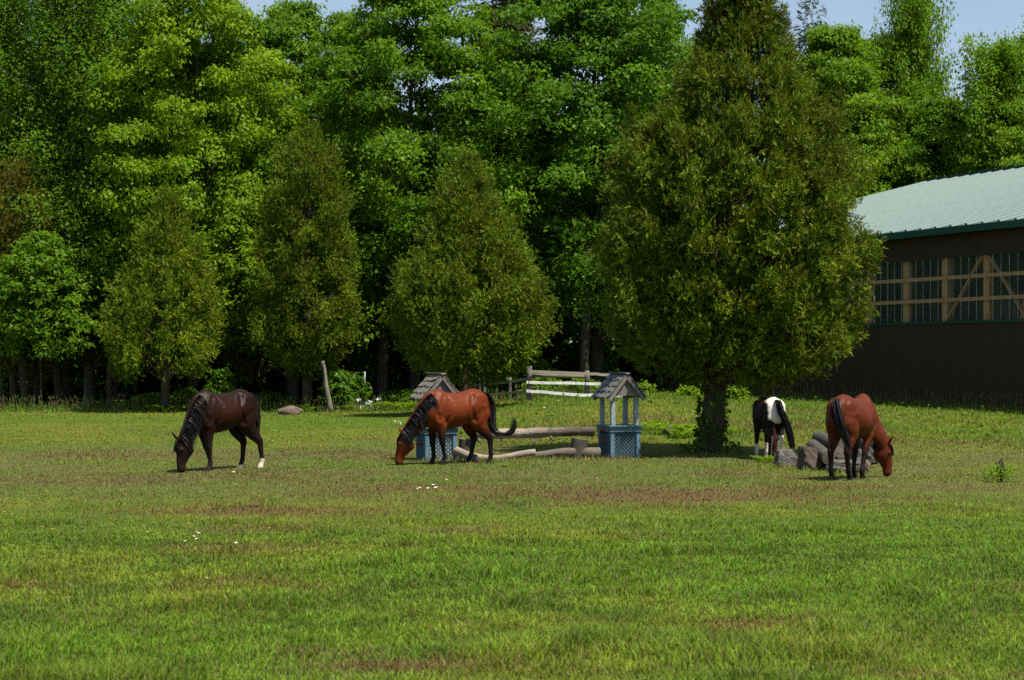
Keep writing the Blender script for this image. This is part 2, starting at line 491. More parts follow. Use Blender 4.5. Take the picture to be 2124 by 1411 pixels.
def brown_mask(X, Y):
    m = 0
    for cx, cy, rx, ry, s in [(2.2, 30.6, 4.2, 1.9, .78), (-1.2, 31.6, 2.2, 1.6, .7), (-5.5, 34.5, 4.5, 1.6, .55), (-3.6, 27.6, 1.6, .9, .8), (5.4, 31.6, 3.0, 1.4, .55),
                              (-2.9, 24.8, 1.0, .5, .8), (1.5, 15.4, .7, .35, .9), (-.8, 13.3, .6, .28, .9), (-4.6, 18.2, .3, .2, .9), (-1.2, 13.9, .5, .3, .5),
                              (-5.0, 43.5, 5, 1.6, .4), (1.9, 52.5, 1.3, 2.2, .9), (4.8, 56, 2.0, 3.0, .6), (8.0, 55, 2.5, 3.5, .55), (-1.2, 50, 1.5, 2, .5), (9.2, 63, 3, 3, .4),
                              (4.2, 41.5, .8, .5, .5), (2.9, 13.0, .5, .2, .5)]:
        d = ((X - cx) / rx) ** 2 + ((Y - cy) / ry) ** 2
        m = np.maximum(m, s * np.exp(-d * 0.9))
    n = fbm(X, Y, 0.9, 4, 3.0)
    m = m * sstep(.33, .60, n + m * .14)
    sp = sstep(.68, .76, fbm(X, Y, .33, 4, 40.0)) * .35
    return np.clip(np.maximum(m, sp), 0, 1)

def grass_tint(X, Y, jit=None):
    n1 = fbm(X, Y, 0.22, 4, 11.0); n2 = fbm(X, Y, 1.1, 3, 23.0); n3 = fbm(X, Y, .55, 3, 31)
    near = 1 - sstep(18, 31, Y)
    mid = sstep(27, 34, Y) * (1 - sstep(44, 52, Y))
    cA = np.array([.118, .198, .017]); cB = np.array([.170, .214, .024]); cC = np.array([.094, .168, .019]); cD = np.array([.165, .100, .052])
    cE = np.array([.152, .170, .046])
    k = sstep(.35, .65, n1)[..., None]
    c = cA * (1 - k) + cB * k
    k2 = (sstep(.45, .72, n2) * (.45 + .3 * near))[..., None]
    c = c * (1 - k2) + cC * k2
    k3 = (mid * (.35 + .5 * sstep(.4, .6, n3)))[..., None]
    c = c * (1 - k3) + cE * k3
    b = (brown_mask(X, Y) * .82)[..., None]
    c = c * (1 - b) + cD * b
    return c

xs = np.unique(np.round(np.concatenate([np.linspace(-900, -80, 9), np.arange(-80, -30, 5.0), np.arange(-30, 30.1, .7), np.arange(35, 80, 5.0), np.linspace(80, 900, 9)]), 3))
ys = np.unique(np.round(np.concatenate([[-200, -60, -20, -5], np.arange(0, 112, .7), np.arange(112, 270, 6.0), [300, 400, 600, 900, 1500]]), 3))
GX, GY = np.meshgrid(xs, ys)
GZ = ground_z(GX, GY)
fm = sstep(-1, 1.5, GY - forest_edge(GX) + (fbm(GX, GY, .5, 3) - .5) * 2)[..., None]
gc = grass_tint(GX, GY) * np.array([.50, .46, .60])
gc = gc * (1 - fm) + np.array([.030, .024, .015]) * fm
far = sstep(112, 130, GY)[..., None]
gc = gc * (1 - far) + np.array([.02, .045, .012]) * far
nx, ny = len(xs), len(ys)
idx = np.arange(nx * ny).reshape(ny, nx)
F = np.stack([idx[:-1, :-1], idx[:-1, 1:], idx[1:, 1:], idx[1:, :-1]], -1).reshape(-1, 4)
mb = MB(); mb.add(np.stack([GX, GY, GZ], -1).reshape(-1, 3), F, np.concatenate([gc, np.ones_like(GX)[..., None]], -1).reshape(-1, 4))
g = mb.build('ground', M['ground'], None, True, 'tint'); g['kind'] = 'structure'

# ------------------------------------------------------------------ barn (riding arena)
BA = np.array([5.25, 93.7]); BE = np.array([.3896, -.9210]); BN = np.array([.9210, .3896])
BZ = math.atan2(BE[1], BE[0])            # local x runs along the wall towards the camera, local y into the barn
barn = thing('riding_arena', 'long dark brown metal riding arena with pale green ribbed roof and window band', 'barn', (BA[0], BA[1], 0), BZ)
PW, NP = .914, 46
LEN = PW * NP
Z_SILL, Z_HEAD, Z_EAVE, W_F, W_B = 3.46, 5.77, 6.62, 18.0, 6.0
SLOPE = .25
def rib_profile(width, pitch, h, rw):
    pts = []
    n = int(round(width / pitch))
    for i in range(n):
        x = i * pitch
        if i == 0: pts += [(x, h), (x + rw * .5, h), (x + rw, 0)]
        else: pts += [(x - rw, 0), (x - rw * .5, h), (x + rw * .5, h), (x + rw, 0)]
    pts += [(width - rw, 0), (width - rw * .5, h), (width - .002, h)]
    return pts
def siding_mesh(name, z0, z1, mat, h=.034):
    pf = rib_profile(PW, PW / 4, h, .035)
    V = [(x, -y, z0) for x, y in pf] + [(x, -y, z1) for x, y in pf]
    n = len(pf)
    V += [(x, .02, z0) for x, y in pf] + [(x, .02, z1) for x, y in pf]
    F = [[i, i + 1, n + i + 1, n + i] for i in range(n - 1)]
    F += [[n + i, n + i + 1, 3 * n + i + 1, 3 * n + i] for i in range(n - 1)]
    m = MB(); m.add(V, F); return m.mesh(name, mat)
low = siding_mesh('siding_panel', 0.2, Z_SILL - .04, M['brown_steel'])
upp = siding_mesh('siding_panel', Z_HEAD + .012, Z_EAVE + .08, M['brown_steel'])
for i in range(NP):
    link('siding_panel', low, barn, (i * PW, 0, 0))
    link('siding_panel', upp, barn, (i * PW, 0, 0))
# clear sheets, ribs as a sub-part
m = MB(); m.add([(0.003, 0, Z_SILL + .05), (PW - .003, 0, Z_SILL + .05), (PW - .003, 0, Z_HEAD), (0.003, 0, Z_HEAD)], [[0, 1, 2, 3]])
sheet = m.mesh('window_panel', M['glass'])
m = MB()
for k in range(2):
    w = .010 if k else .016
    m.add(box_v(k * PW / 2 + .01, k * PW / 2 + .01 + w, -.022, -.004, Z_SILL + .052, Z_HEAD - .002), BOXF)
ribm = m.mesh('window_rib', M['glass_rib'])
for i in range(NP):
    s_ = link('window_panel', sheet, barn, (i * PW, .004, 0))
    link('window_rib', ribm, s_)
# green sill and head flashing
m = MB(); m.add(box_v(0, LEN, -.06, .03, Z_SILL - .037, Z_SILL + .05), BOXF); m.build('window_sill', M['green_trim'], barn)
m = MB(); m.add(box_v(0, LEN, -.03, .03, Z_HEAD, Z_HEAD + .012), BOXF); m.build('window_head_flashing', M['green_trim'], barn)
# posts, girts and braces behind the sheets
T0 = 21.4 - 2.44 * 8
posts = [T0 + 2.44 * k for k in range(17)]
m = MB(); m.add(box_v(-.15, .15, .14, .32, 0.2, Z_EAVE), BOXF); m.add(box_v(-.19, -.152, .14, .30, 0.2, Z_EAVE), BOXF)
pm = m.mesh('post', M['wood_raw'])
for t in posts:
    if 0.3 < t < LEN - .3: link('post', pm, barn, (t, 0, 0))
for z in (4.27, 5.07):
    for k in range(len(posts) - 1):
        m = MB(); m.add(box_v(posts[k], posts[k + 1] - .006, .045, .085, z - .065, z + .065), BOXF)
        m.build('girt', M['wood_raw'], barn)
for a, b in ((18.95, 21.4), (28.72, 31.16), (31.16 + 2.44 * 3, 31.16 + 2.44 * 4)):
    m = MB(); m.add(beam_v((a + .1, .115, Z_HEAD + .1), (b - .15, .115, Z_SILL + .02), .05, .14, (0, 1, 0)), BEAMF); m.build('brace', M['wood_raw'], barn)
for a, b in ((26.28, 28.72), (13.9, 16.4), (31.16 + 2.44 * 2, 31.16 + 2.44 * 3)):
    m = MB(); m.add(beam_v((a + .15, .115, Z_SILL + .02), (b - .1, .115, Z_HEAD + .1), .05, .14, (0, 1, 0)), BEAMF); m.build('brace', M['wood_raw'], barn)
# roof panels, ribs running from eave to ridge
def roof_mesh():
    pf = [(0, .06), (.055, .06), (.095, 0), (.20, 0), (.215, .010), (.245, .010), (.26, 0), (.43, 0), (.445, .010), (.475, .010), (.49, 0), (.66, 0), (.675, .010), (.705, .010), (.72, 0), (PW - .07, 0), (PW - .025, .06), (PW - .002, .06)]
    n = len(pf)
    zr = Z_EAVE + .22 + SLOPE * (W_F + .45)
    up = np.array([0, -SLOPE, 1.0]) / math.hypot(1, SLOPE)
    V = []
    for (yy, zz) in ((-.45, Z_EAVE + .22), (W_F, zr)):
        for x, h in pf: V.append(np.array([x, yy, zz]) + up * h)
    for (yy, zz) in ((-.45, Z_EAVE + .19), (W_F, zr - .03)):
        for x, h in pf: V.append(np.array([x, yy, zz]))
    F = [[i, i + 1, n + i + 1, n + i] for i in range(n - 1)] + [[2 * n + i + 1, 2 * n + i, 3 * n + i, 3 * n + i + 1] for i in range(n - 1)]
    F += [[2 * n + i, 2 * n + i + 1, i + 1, i] for i in range(n - 1)]
    F += [[0, n, 3 * n, 2 * n], [n - 1, 3 * n - 1, 4 * n - 1, 2 * n - 1]]
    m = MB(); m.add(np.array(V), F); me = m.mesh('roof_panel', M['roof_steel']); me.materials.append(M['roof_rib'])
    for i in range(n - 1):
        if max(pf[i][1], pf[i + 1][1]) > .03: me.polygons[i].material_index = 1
    return me
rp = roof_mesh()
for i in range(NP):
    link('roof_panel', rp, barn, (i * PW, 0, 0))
zr = Z_EAVE + .22 + SLOPE * (W_F + .45)
zb = zr - SLOPE * (W_B + .3)
m = MB(); m.add([(0, W_F + .02, zr - .01), (LEN, W_F + .02, zr - .01), (LEN, W_F + W_B + .3, zb), (0, W_F + W_B + .3, zb),
                 (0, W_F + .02, zr - .05), (LEN, W_F + .02, zr - .05), (LEN, W_F + W_B + .3, zb - .04), (0, W_F + W_B + .3, zb - .04)], BOXF)
m.build('rear_roof', M['roof_steel'], barn)
m = MB(); m.add(box_v(0, LEN, W_F - .25, W_F + .25, zr + .03, zr + .09), BOXF); m.build('ridge_cap', M['green_trim'], barn)
m = MB(); m.add(box_v(13.5, 19.0, W_F - .35, W_F + .35, zr + .093, zr + .24), BOXF); m.build('ridge_vent', M['green_trim'], barn)
m = MB(); m.add(box_v(0, LEN, -.50, -.452, Z_EAVE - .03, Z_EAVE + .21), BOXF); m.add(box_v(0, LEN, -.45, -.03, Z_EAVE + .085, Z_EAVE + .12), BOXF)
m.build('eave_fascia', M['green_trim'], barn)
# gable ends, rear wall and floor close the arena
for x0, nm in ((.0, 'gable_wall'), (LEN - .12, 'gable_wall')):
    m = MB()
    pr = [(.05, .1), (W_F + W_B, .1), (W_F + W_B, zb + .02), (W_F, zr - .12), (.05, Z_EAVE + .15)]
    V = [(x0, y, z) for y, z in pr] + [(x0 + .1, y, z) for y, z in pr]
    m.add(V, [[0, 1, 6, 5], [1, 2, 7, 6], [2, 3, 8, 7], [3, 4, 9, 8], [4, 0, 5, 9]])
    m.F.append(np.array([[0, 4, 3], [0, 3, 2], [0, 2, 1], [5, 8, 9], [5, 7, 8], [5, 6, 7]]))
    m.build(nm, M['brown_steel'], barn)
m = MB(); m.add(box_v(.12, LEN - .14, W_F + W_B - .1, W_F + W_B, .1, Z_SILL), BOXF); m.add(box_v(.12, LEN - .14, W_F + W_B - .1, W_F + W_B, Z_HEAD, zb - .06), BOXF); m.build('rear_wall', M['inner_wall'], barn)
m = MB(); m.add([(.12, W_F + W_B - .05, Z_SILL), (LEN - .14, W_F + W_B - .05, Z_SILL), (LEN - .14, W_F + W_B - .05, Z_HEAD), (.12, W_F + W_B - .05, Z_HEAD)], [[0, 1, 2, 3]]); m.build('rear_window', M['glass'], barn)
m = MB(); m.add(box_v(.12, LEN - .14, .35, W_F + W_B - .12, .62, .70), BOXF); m.build('arena_floor', M['arena'], barn)

# ------------------------------------------------------------------ trees
LEAF_V = np.array([[0, 0, 0], [-.42, .45, .10], [0, 1, -.06], [.42, .45, .10]])
LEAF_F = np.array([[0, 2, 1], [0, 3, 2]])
LEAF1_V = np.array([[-.40, .22, .06], [.40, .22, .06], [0, 1.05, -.08]])
LEAF1_F = np.array([[0, 1, 2]])
def scatter(mb, tmplV, tmplF, P, D, N, S, tint):
    """Many copies of one small template: P where, D along, N facing, S size, tint one number each."""
    n = len(P)
    D = unit(D); X = unit(np.cross(D, N)); Nn = np.cross(X, D)
    S = np.broadcast_to(np.asarray(S, float), (n,))
    V = P[:, None, :] + S[:, None, None] * (tmplV[None, :, 0:1] * X[:, None, :] + tmplV[None, :, 1:2] * D[:, None, :] + tmplV[None, :, 2:3] * Nn[:, None, :])
    k = len(tmplV)
    F = tmplF[None] + (np.arange(n) * k)[:, None, None]
    a = np.zeros((n, k, 4)); a[..., 0] = tint[:, None]; a[..., 3] = 1
    mb.add(V.reshape(-1, 3), F.reshape(-1, tmplF.shape[1]), a.reshape(-1, 4))

def leaf_crown(seed, H, zb, Rr, ncl, twigs, lpt, leaf, csize=1.15, flat=.5, ragged=.25, top=.75, narrow=.42, spread=.2, wid=1.0):
    rg = np.random.default_rng(seed)
    t = rg.random(ncl) ** .85
    ang = rg.random(ncl) * 2 * np.pi
    prof = np.clip(np.sin(np.pi * np.clip(t * .93 + .07, 0, 1) ** top), 0.05, 1) ** .62
    lob = 1 + ragged * np.sin(ang * 3 + rg.random() * 6 + t * 5) * .6 + ragged * (rg.random(ncl) - .5)
    rad = Rr * prof * lob * np.clip(rg.random(ncl) ** narrow, .15, 1)
    C = np.stack([rad * np.cos(ang), rad * np.sin(ang), zb + t * (H - zb) * .97], 1)
    cs = csize * (.6 + .6 * rg.random(ncl)) * (1 - .45 * t)
    tone = np.clip(.42 + .16 * rg.standard_normal(ncl), .05, .95)
    ci = np.repeat(np.arange(ncl), twigs)
    q = unit(rg.standard_normal((len(ci), 3)) * np.array([1, 1, .8]) + np.array([0, 0, .35]) + unit(C * np.array([1, 1, 0]))[ci] * .35)
    TP = C[ci] + q * cs[ci][:, None] * np.array([1, 1, flat]) * (.55 + .45 * rg.random(len(ci)))[:, None]
    ti = np.repeat(np.arange(len(ci)), lpt)
    n = len(ti)
    P = TP[ti] + rg.standard_normal((n, 3)) * spread * np.array([1, 1, .55])
    out = unit(q[ti] * np.array([1, 1, .3]) + rg.standard_normal((n, 3)) * .75)
    D = out + np.array([0, 0, -.55])
    N = np.array([0, 0, 1.0]) + .45 * q[ti] + .55 * rg.standard_normal((n, 3))
    S = leaf * (.5 + .95 * rg.random(n))
    tint = np.clip(tone[ci[ti]] + .13 * rg.standard_normal(n), 0, 1)
    mb = MB(); tv = LEAF1_V.copy(); tv[:, 0] *= wid
    scatter(mb, tv, LEAF1_F, P, D, N, S, tint)
    return mb, C, rg

def limb_crown(seed, H, zb, Rr, nl, twigs, lpt, leaf, spread=.15, wid=1.0, droop=.5):
    """Foliage carried along rising limbs that stick out of the crown."""
    rg = np.random.default_rng(seed)
    u = (np.arange(nl) + rg.random(nl)) / nl; ang = np.arange(nl) * 2.4 + rg.normal(0, .5, nl)
    z0 = zb * .7 + (H * .80 - zb * .7) * u ** .95
    el = np.clip(R(18) + R(58) * u + rg.normal(0, R(10), nl), R(0), R(86))
    L = np.minimum(Rr * (1.15 - .62 * u) * (.65 + .6 * rg.random(nl)) / np.maximum(np.cos(el), .35), 7.5)
    L = np.minimum(L, (H * 1.0 - z0) / np.maximum(np.sin(el), .05))
    dv = np.stack([np.cos(ang) * np.cos(el), np.sin(ang) * np.cos(el), np.sin(el)], 1)
    tone = np.clip(.45 + .15 * rg.standard_normal(nl), .05, .95)
    li = np.repeat(np.arange(nl), twigs); n1 = len(li)
    t = .18 + .82 * rg.random(n1) ** .8
    off = rg.standard_normal((n1, 3)) * (.10 + .16 * L[li] * (1.05 - t) ** .7)[:, None] * np.array([1, 1, .75])
    TP = np.stack([0 * u, 0 * u, z0], 1)[li] + dv[li] * (L[li] * t)[:, None] + off; TP[:, 2] += .10 * L[li] * t * t
    ti = np.repeat(np.arange(n1), lpt); n = len(ti)
    P = TP[ti] + rg.standard_normal((n, 3)) * spread
    o = unit(off[ti] + dv[li[ti]] * .3)
    D = unit(o + rg.standard_normal((n, 3)) * .8) + np.array([0, 0, -droop]); N = np.array([0, 0, 1.0]) + .4 * o + .55 * rg.standard_normal((n, 3))
    mb = MB(); tv = LEAF1_V.copy(); tv[:, 0] *= wid
    scatter(mb, tv, LEAF1_F, P, D, N, leaf * (.7 + .6 * rg.random(n)), np.clip(tone[li[ti]] + .14 * rg.standard_normal(n), 0, 1))
    C = np.stack([0 * u, 0 * u, z0], 1) + dv * (L * .9)[:, None]
    return mb, C, rg

def trunk_mesh(name, rg, H, r0, C, mat, zb, nl=34, lean=0.0, up=.86, twist=.25, stems=1):
    mb = MB()
    for s_ in range(stems):
        k = 9
        zz = np.linspace(-.25, H * up, k)
        ph = rg.random() * 6; off = 0 if stems == 1 else (s_ - (stems - 1) / 2) * r0 * 1.25
        P = np.stack([off + lean * zz + twist * np.sin(zz * .5 + ph) * (zz / H), off * .2 + twist * np.cos(zz * .4 + ph) * (zz / H), zz], 1)
        r = r0 * (1 - np.linspace(0, 1, k)) ** .8 * .9 + .02; r[0] *= 1.45; r[1] *= 1.08
        P2 = catmull(P, 3); add_tube(mb, P2, np.interp(np.linspace(0, 1, len(P2)), np.linspace(0, 1, k), r), 9, .10, rg=rg)
    if len(C):
        sel = rg.choice(len(C), min(nl, len(C)), replace=False)
        for i in sel:
            c = C[i]; z0 = np.clip(c[2] - .55 * np.hypot(c[0], c[1]) - .3, zb * .7, H * up * .96)
            s0 = np.array([lean * z0, 0, z0]); b0 = r0 * (1 - z0 / H) * .42 + .012
            m1 = s0 * .5 + c * .5 + np.array([0, 0, .25])
            add_tube(mb, catmull([s0, m1, c], 3), np.linspace(b0, .014, 7), 5, rg=rg, caps=False)
    return mb.mesh(name, mat, True)

PROTO = {}
def make_proto(key, mat, bark, H, zb, Rr, r0, seed, nl=34, **kw):
    mb, C, rg = (limb_crown if 'droop' in kw else leaf_crown)(seed, H, zb, Rr, **kw)
    PROTO[key] = (mb.mesh('crown', M[mat], False, 'tint'), trunk_mesh('trunk', rg, H, r0, C, M[bark], zb, nl), H, Rr)
make_proto('maple_a', 'maple', 'bark', 17, 2.6, 5.0, .24, 21, ncl=355, twigs=17, lpt=17, leaf=.16, csize=1.22, flat=.45, spread=.20)
make_proto('maple_b', 'maple_deep', 'bark', 17, 2.2, 5.0, .24, 22, ncl=330, twigs=17, lpt=17, leaf=.16, ragged=.5, csize=1.28, flat=.45, spread=.20)
make_proto('maple_c', 'maple_bright', 'bark', 17, 2.4, 5.0, .22, 23, ncl=345, twigs=17, lpt=17, leaf=.165, flat=.40, csize=1.3, spread=.20)
make_proto('ash', 'ash', 'bark_birch', 17, 2.4, 5.0, .20, 24, nl=90, twigs=70, lpt=14, leaf=.165, spread=.20, wid=.8, droop=.6) if False else None
def proto_limbs(key, mat, bark, H, zb, Rr, r0, seed, nl, **kw):
    mb, C, rg = limb_crown(seed, H, zb, Rr, nl, **kw)
    PROTO[key] = (mb.mesh('crown', M[mat], False, 'tint'), trunk_mesh('trunk', rg, H, r0, C, M[bark], zb, nl), H, Rr)
proto_limbs('ash', 'ash', 'bark_birch', 17, 2.2, 5.0, .20, 24, 110, twigs=62, lpt=14, leaf=.165, spread=.22, wid=.8, droop=.6)
proto_limbs('sprig', 'maple_olive', 'bark', 17, 2.0, 5.0, .2, 25, 90, twigs=62, lpt=13, leaf=.20, spread=.20, droop=.45)
proto_limbs('sprig_b', 'maple_olive', 'bark', 17, 2.0, 5.0, .2, 26, 80, twigs=62, lpt=13, leaf=.20, spread=.22, droop=.45)

def put_tree(name, key, label, xpx, ytop, Z, wpx, mat=None, group=None, rz=None, base=None):
    cm, tm, H, Rr = PROTO[key]
    X = pX(xpx, Z); b = gz(X, Z) if base is None else base
    hh = CAMH + (HORIZ - ytop) / FP * Z - b
    root = thing(name, label, 'tree', (X, Z, b), random.random() * 6.28 if rz is None else rz, group)
    sz = hh / H; sx = wpx / FP * Z / Rr
    for nm, me in (('crown', cm), ('trunk', tm)):
        o = link(nm, me, root); o.scale = (sx, sx, sz)
        if nm == 'trunk': o.scale = (sx, sx, sz)
        if mat and nm == 'crown':
            o.material_slots[0].link = 'OBJECT'; o.material_slots[0].material = M[mat]
    return root

for a in [
    ('ash_tree', 'ash', 'dark green ash at the left picture edge above the brownish edge cedar', 0, -5, 86, 200, None),
    ('ash_tree', 'ash', 'large loose-leaved ash with pale bare branches above the small pointed cedar', 185, -40, 84, 250, None),
    ('maple_tree', 'maple_c', 'bright yellow-green maple rising highest between the ash and the narrow cedar', 400, -95, 82, 225, None),
    ('maple_tree', 'maple_a', 'mid green rounded maple directly behind the tall narrow cedar', 600, -8, 88, 205, None),
    ('maple_tree', 'maple_b', 'lower dark maple filling the gap beside the narrow cedar top', 715, 20, 87, 160, 'maple'),
    ('maple_tree', 'maple_a', 'big deep green maple above the first wishing well', 860, -110, 81, 245, 'maple'),
    ('maple_tree', 'maple_b', 'leafy maple below the brown hemlock, behind the egg-shaped cedar', 1040, 100, 84, 200, 'maple'),
    ('maple_tree', 'maple_b', 'tall deep green maple between the hemlock and the huge cedar', 1240, -115, 82, 270, 'maple_deep'),
    ('maple_tree', 'maple_a', 'maple half hidden behind the huge cedar on its left shoulder', 1365, -25, 88, 130, 'maple'),
    ('maple_tree', 'maple_c', 'yellowish maple behind the barn roof next to the huge cedar', 1735, 45, 118, 190, 'maple_olive'),
    ('maple_tree', 'maple_a', 'rounded light green maple between yellowish and ragged maples over the barn', 1835, 62, 121, 185, 'maple_olive'),
    ('maple_tree', 'sprig_b', 'tall ragged maple with upright leafy shoots above the barn roof', 1895, 2, 119, 105, 'maple_olive'),
    ('maple_tree', 'sprig', 'loose maple crown at the right picture edge above the barn roof', 2075, 112, 112, 150, 'maple_olive'),
    ('maple_tree', 'maple_c', 'low yellow-green maple just over the barn ridge beside the huge cedar', 1790, 205, 115, 140, 'maple_olive'),
    ('maple_tree', 'maple_a', 'low dark maple peeping over the middle of the barn ridge', 1950, 200, 116, 180, 'maple'),
    ('maple_tree', 'maple_c', 'low yellowish maple over the barn ridge end', 2110, 200, 110, 150, 'maple_olive'),
]:
    put_tree(a[0], a[1], a[2], *a[3:7], a[7])

# cedars: flat sprays in boughs along a given outline
def spray_template(k=9):
    V = []; F = []; rz_ = np.random.default_rng(4)
    def tri(p, d, ln, w):
        d = np.array(d, float); d /= np.linalg.norm(d); q = np.array([d[1], -d[0]]) * w; a_, b_ = rz_.uniform(-.09, .09), rz_.uniform(-.32, .25)
        b = len(V); e = np.array(p) + d * ln
        V.extend([[p[0] - q[0], p[1] - q[1], a_], [p[0] + q[0], p[1] + q[1], -a_], [e[0], e[1], b_]]); F.append([b, b + 1, b + 2])
    tri((0, .45), (0, 1), .70, .05)
    for i in range(k // 2):
        t = .05 + .72 * i / (k // 2)
        for sgn in (-1, 1):
            tri((0, t), (sgn * (.7 + .25 * (i % 2)), 1), .58 * (1 - t * .45), .05)
    return np.array(V), np.array(F)
SPV, SPF = spray_template(7)

def cedar_crown(seed, zs, ws, nb, spb, size, cx=None, lumps=.12, tone0=.5, depth=1.0, inset=.22):
    rg = np.random.default_rng(seed)
    zs = np.array(zs, float); ws = np.array(ws, float)
    cdf = np.cumsum(np.interp(np.linspace(zs[0], zs[-1], 200), zs, ws) + .12); cdf /= cdf[-1]
    z = np.interp(rg.random(nb), cdf, np.linspace(zs[0], zs[-1], 200))
    ang = rg.random(nb) * 2 * np.pi
    w = np.interp(z, zs, ws)
    lob = 1 + lumps * (np.sin(ang * 5 + z * 2.3) * .5 + np.sin(ang * 2 - z * 3.7) * .5 + rg.standard_normal(nb) * .7)
    r = np.maximum(w - np.minimum(inset, .08 * w), .05) * lob * (.42 + .58 * rg.random(nb) ** .45)
    c0 = np.interp(z, zs, cx) if cx is not None else 0
    o = np.stack([np.cos(ang), np.sin(ang) * depth, np.zeros(nb)], 1)
    C = o * r[:, None]; C[:, 0] += c0; C[:, 2] = z
    bi = np.repeat(np.arange(nb), spb); n = len(bi)
    tz = (z - zs[0]) / (zs[-1] - zs[0])
    D = unit(o[bi] * .75 + np.array([0, 0, 1.0]) * (rg.normal(.15, .85, n) + tz[bi] * .8)[:, None] + rg.standard_normal((n, 3)) * .5)
    along = rg.random(n) - .7
    P = C[bi] + (o[bi] * .7 + np.array([0, 0, .8])) * (along * size * 2.2)[:, None] + rg.standard_normal((n, 3)) * np.array([1, 1, 1.1]) * size * .82
    N = unit(rg.standard_normal((n, 3)) + o[bi] * .5 + np.array([0, 0, .25]))
    bt = np.clip(tone0 + .13 * rg.standard_normal(nb), .02, .98)
    tint = np.clip(bt[bi] + .15 * rg.standard_normal(n) - .15 * (tz[bi] - .45), 0, 1)
    mb = MB()
    scatter(mb, SPV, SPF, P, D, N, size * (.65 + .7 * rg.random(n)), tint)
    return mb, C, rg

def put_cedar(name, label, x, Z, zs, ws, nb, spb, size, r0, seed, mat='cedar', cx=None, trunk_lean=0, nl=40, **kw):
    X = pX(x, Z); b = gz(X, Z)
    root = thing(name, label, 'tree', (X, Z, b))
    zs = [v - b for v in zs]
    mb, C, rg = cedar_crown(seed, zs, ws, nb, spb, size, cx, **kw)
    mb.build('crown', M[mat], root, False, 'tint')
    link('trunk', trunk_mesh('trunk', rg, zs[-1], r0, C, M['bark_cedar'], zs[0], nl, trunk_lean, .9, .06), root)
    return root
def prof(Z, rows, c):
    """Outline rows (y, left, right) of the photograph to heights, half widths and centres."""
    zs = []; ws = []; cs = []
    for y, l, r in sorted(rows, key=lambda q: -q[0]):
        zs.append(CAMH + (HORIZ - y) / FP * Z); ws.append((r - l) / 2 / FP * Z); cs.append(((l + r) / 2 - c) / FP * Z)
    return zs, ws, cs
zs, ws, cs = prof(74, [(395, 338, 362), (450, 312, 392), (520, 278, 415), (580, 255, 440), (640, 215, 462), (690, 200, 470), (735, 210, 460), (768, 250, 430)], 343)
put_cedar('cedar_tree', 'small pointed olive cedar behind the dark brown horse', 343, 74, zs, ws, 400, 46, .185, .17, 41, cx=cs, tone0=.6)
zs, ws, cs = prof(75, [(262, 630, 650), (310, 590, 690), (380, 560, 715), (460, 545, 725), (560, 535, 738), (630, 520, 748), (690, 520, 735), (740, 560, 705), (768, 590, 690)], 638)
put_cedar('cedar_tree', 'tall narrow cedar beside the bleached dead trunk', 638, 75, zs, ws, 520, 46, .185, .20, 42, cx=cs, tone0=.46, lumps=.16)
zs, ws, cs = prof(67, [(325, 962, 985), (380, 925, 1015), (450, 890, 1060), (520, 850, 1100), (590, 812, 1135), (650, 802, 1145), (710, 815, 1132), (750, 850, 1100), (778, 900, 1040)], 965)
put_cedar('cedar_tree', 'egg-shaped cedar rising behind the first wishing well', 965, 67, zs, ws, 680, 48, .18, .21, 43, cx=cs, tone0=.55, lumps=.08)
zs, ws, cs = prof(80, [(330, 20, 60), (430, -30, 95), (540, -60, 110), (640, -70, 130), (720, -50, 120), (770, -20, 90)], 30)
put_cedar('cedar_tree', 'brownish cedar on the left picture edge', 30, 80, zs, ws, 420, 14, .27, .17, 44, cx=cs, mat='cedar_brown', tone0=.4)
zs, ws, cs = prof(79, [(500, 495, 515), (580, 470, 540), (660, 455, 560), (720, 460, 555), (765, 480, 540)], 603)
put_cedar('cedar_tree', 'dark small cedar tucked left of the tall narrow cedar', 603, 79, zs, ws, 300, 14, .27, .15, 45, cx=cs, tone0=.25)
zs, ws, cs = prof(126, [(95, 1680, 1700), (170, 1650, 1735), (260, 1640, 1750), (400, 1640, 1760), (560, 1650, 1750), (700, 1660, 1740)], 1695)
put_cedar('cedar_tree', 'brown cedar top behind the barn, showing beside the huge cedar', 1695, 126, zs, ws, 420, 14, .42, .2, 46, cx=cs, mat='cedar_brown', tone0=.35)
# the huge cedar
ZB = 43.6
zs, ws, cs = prof(ZB, [(-80, 1508, 1572), (0, 1480, 1598), (60, 1464, 1616), (120, 1436, 1648), (190, 1390, 1692), (260, 1320, 1742), (320, 1278, 1772), (400, 1255, 1795), (480, 1246, 1808),
                       (560, 1250, 1800), (620, 1252, 1795), (680, 1262, 1780), (730, 1290, 1752), (758, 1345, 1715), (774, 1430, 1655)], 1472)
Xb = pX(1472, ZB); bb = gz(Xb, ZB)
big = thing('cedar_tree', 'huge broad cedar with a thick dark ivy-grown trunk in front of the barn', 'tree', (Xb, ZB, bb))
mbc, C, rgc = cedar_crown(51, [v - bb for v in zs], ws, 1200, 78, .148, cs, lumps=.11, tone0=.50, depth=.9, inset=.36)
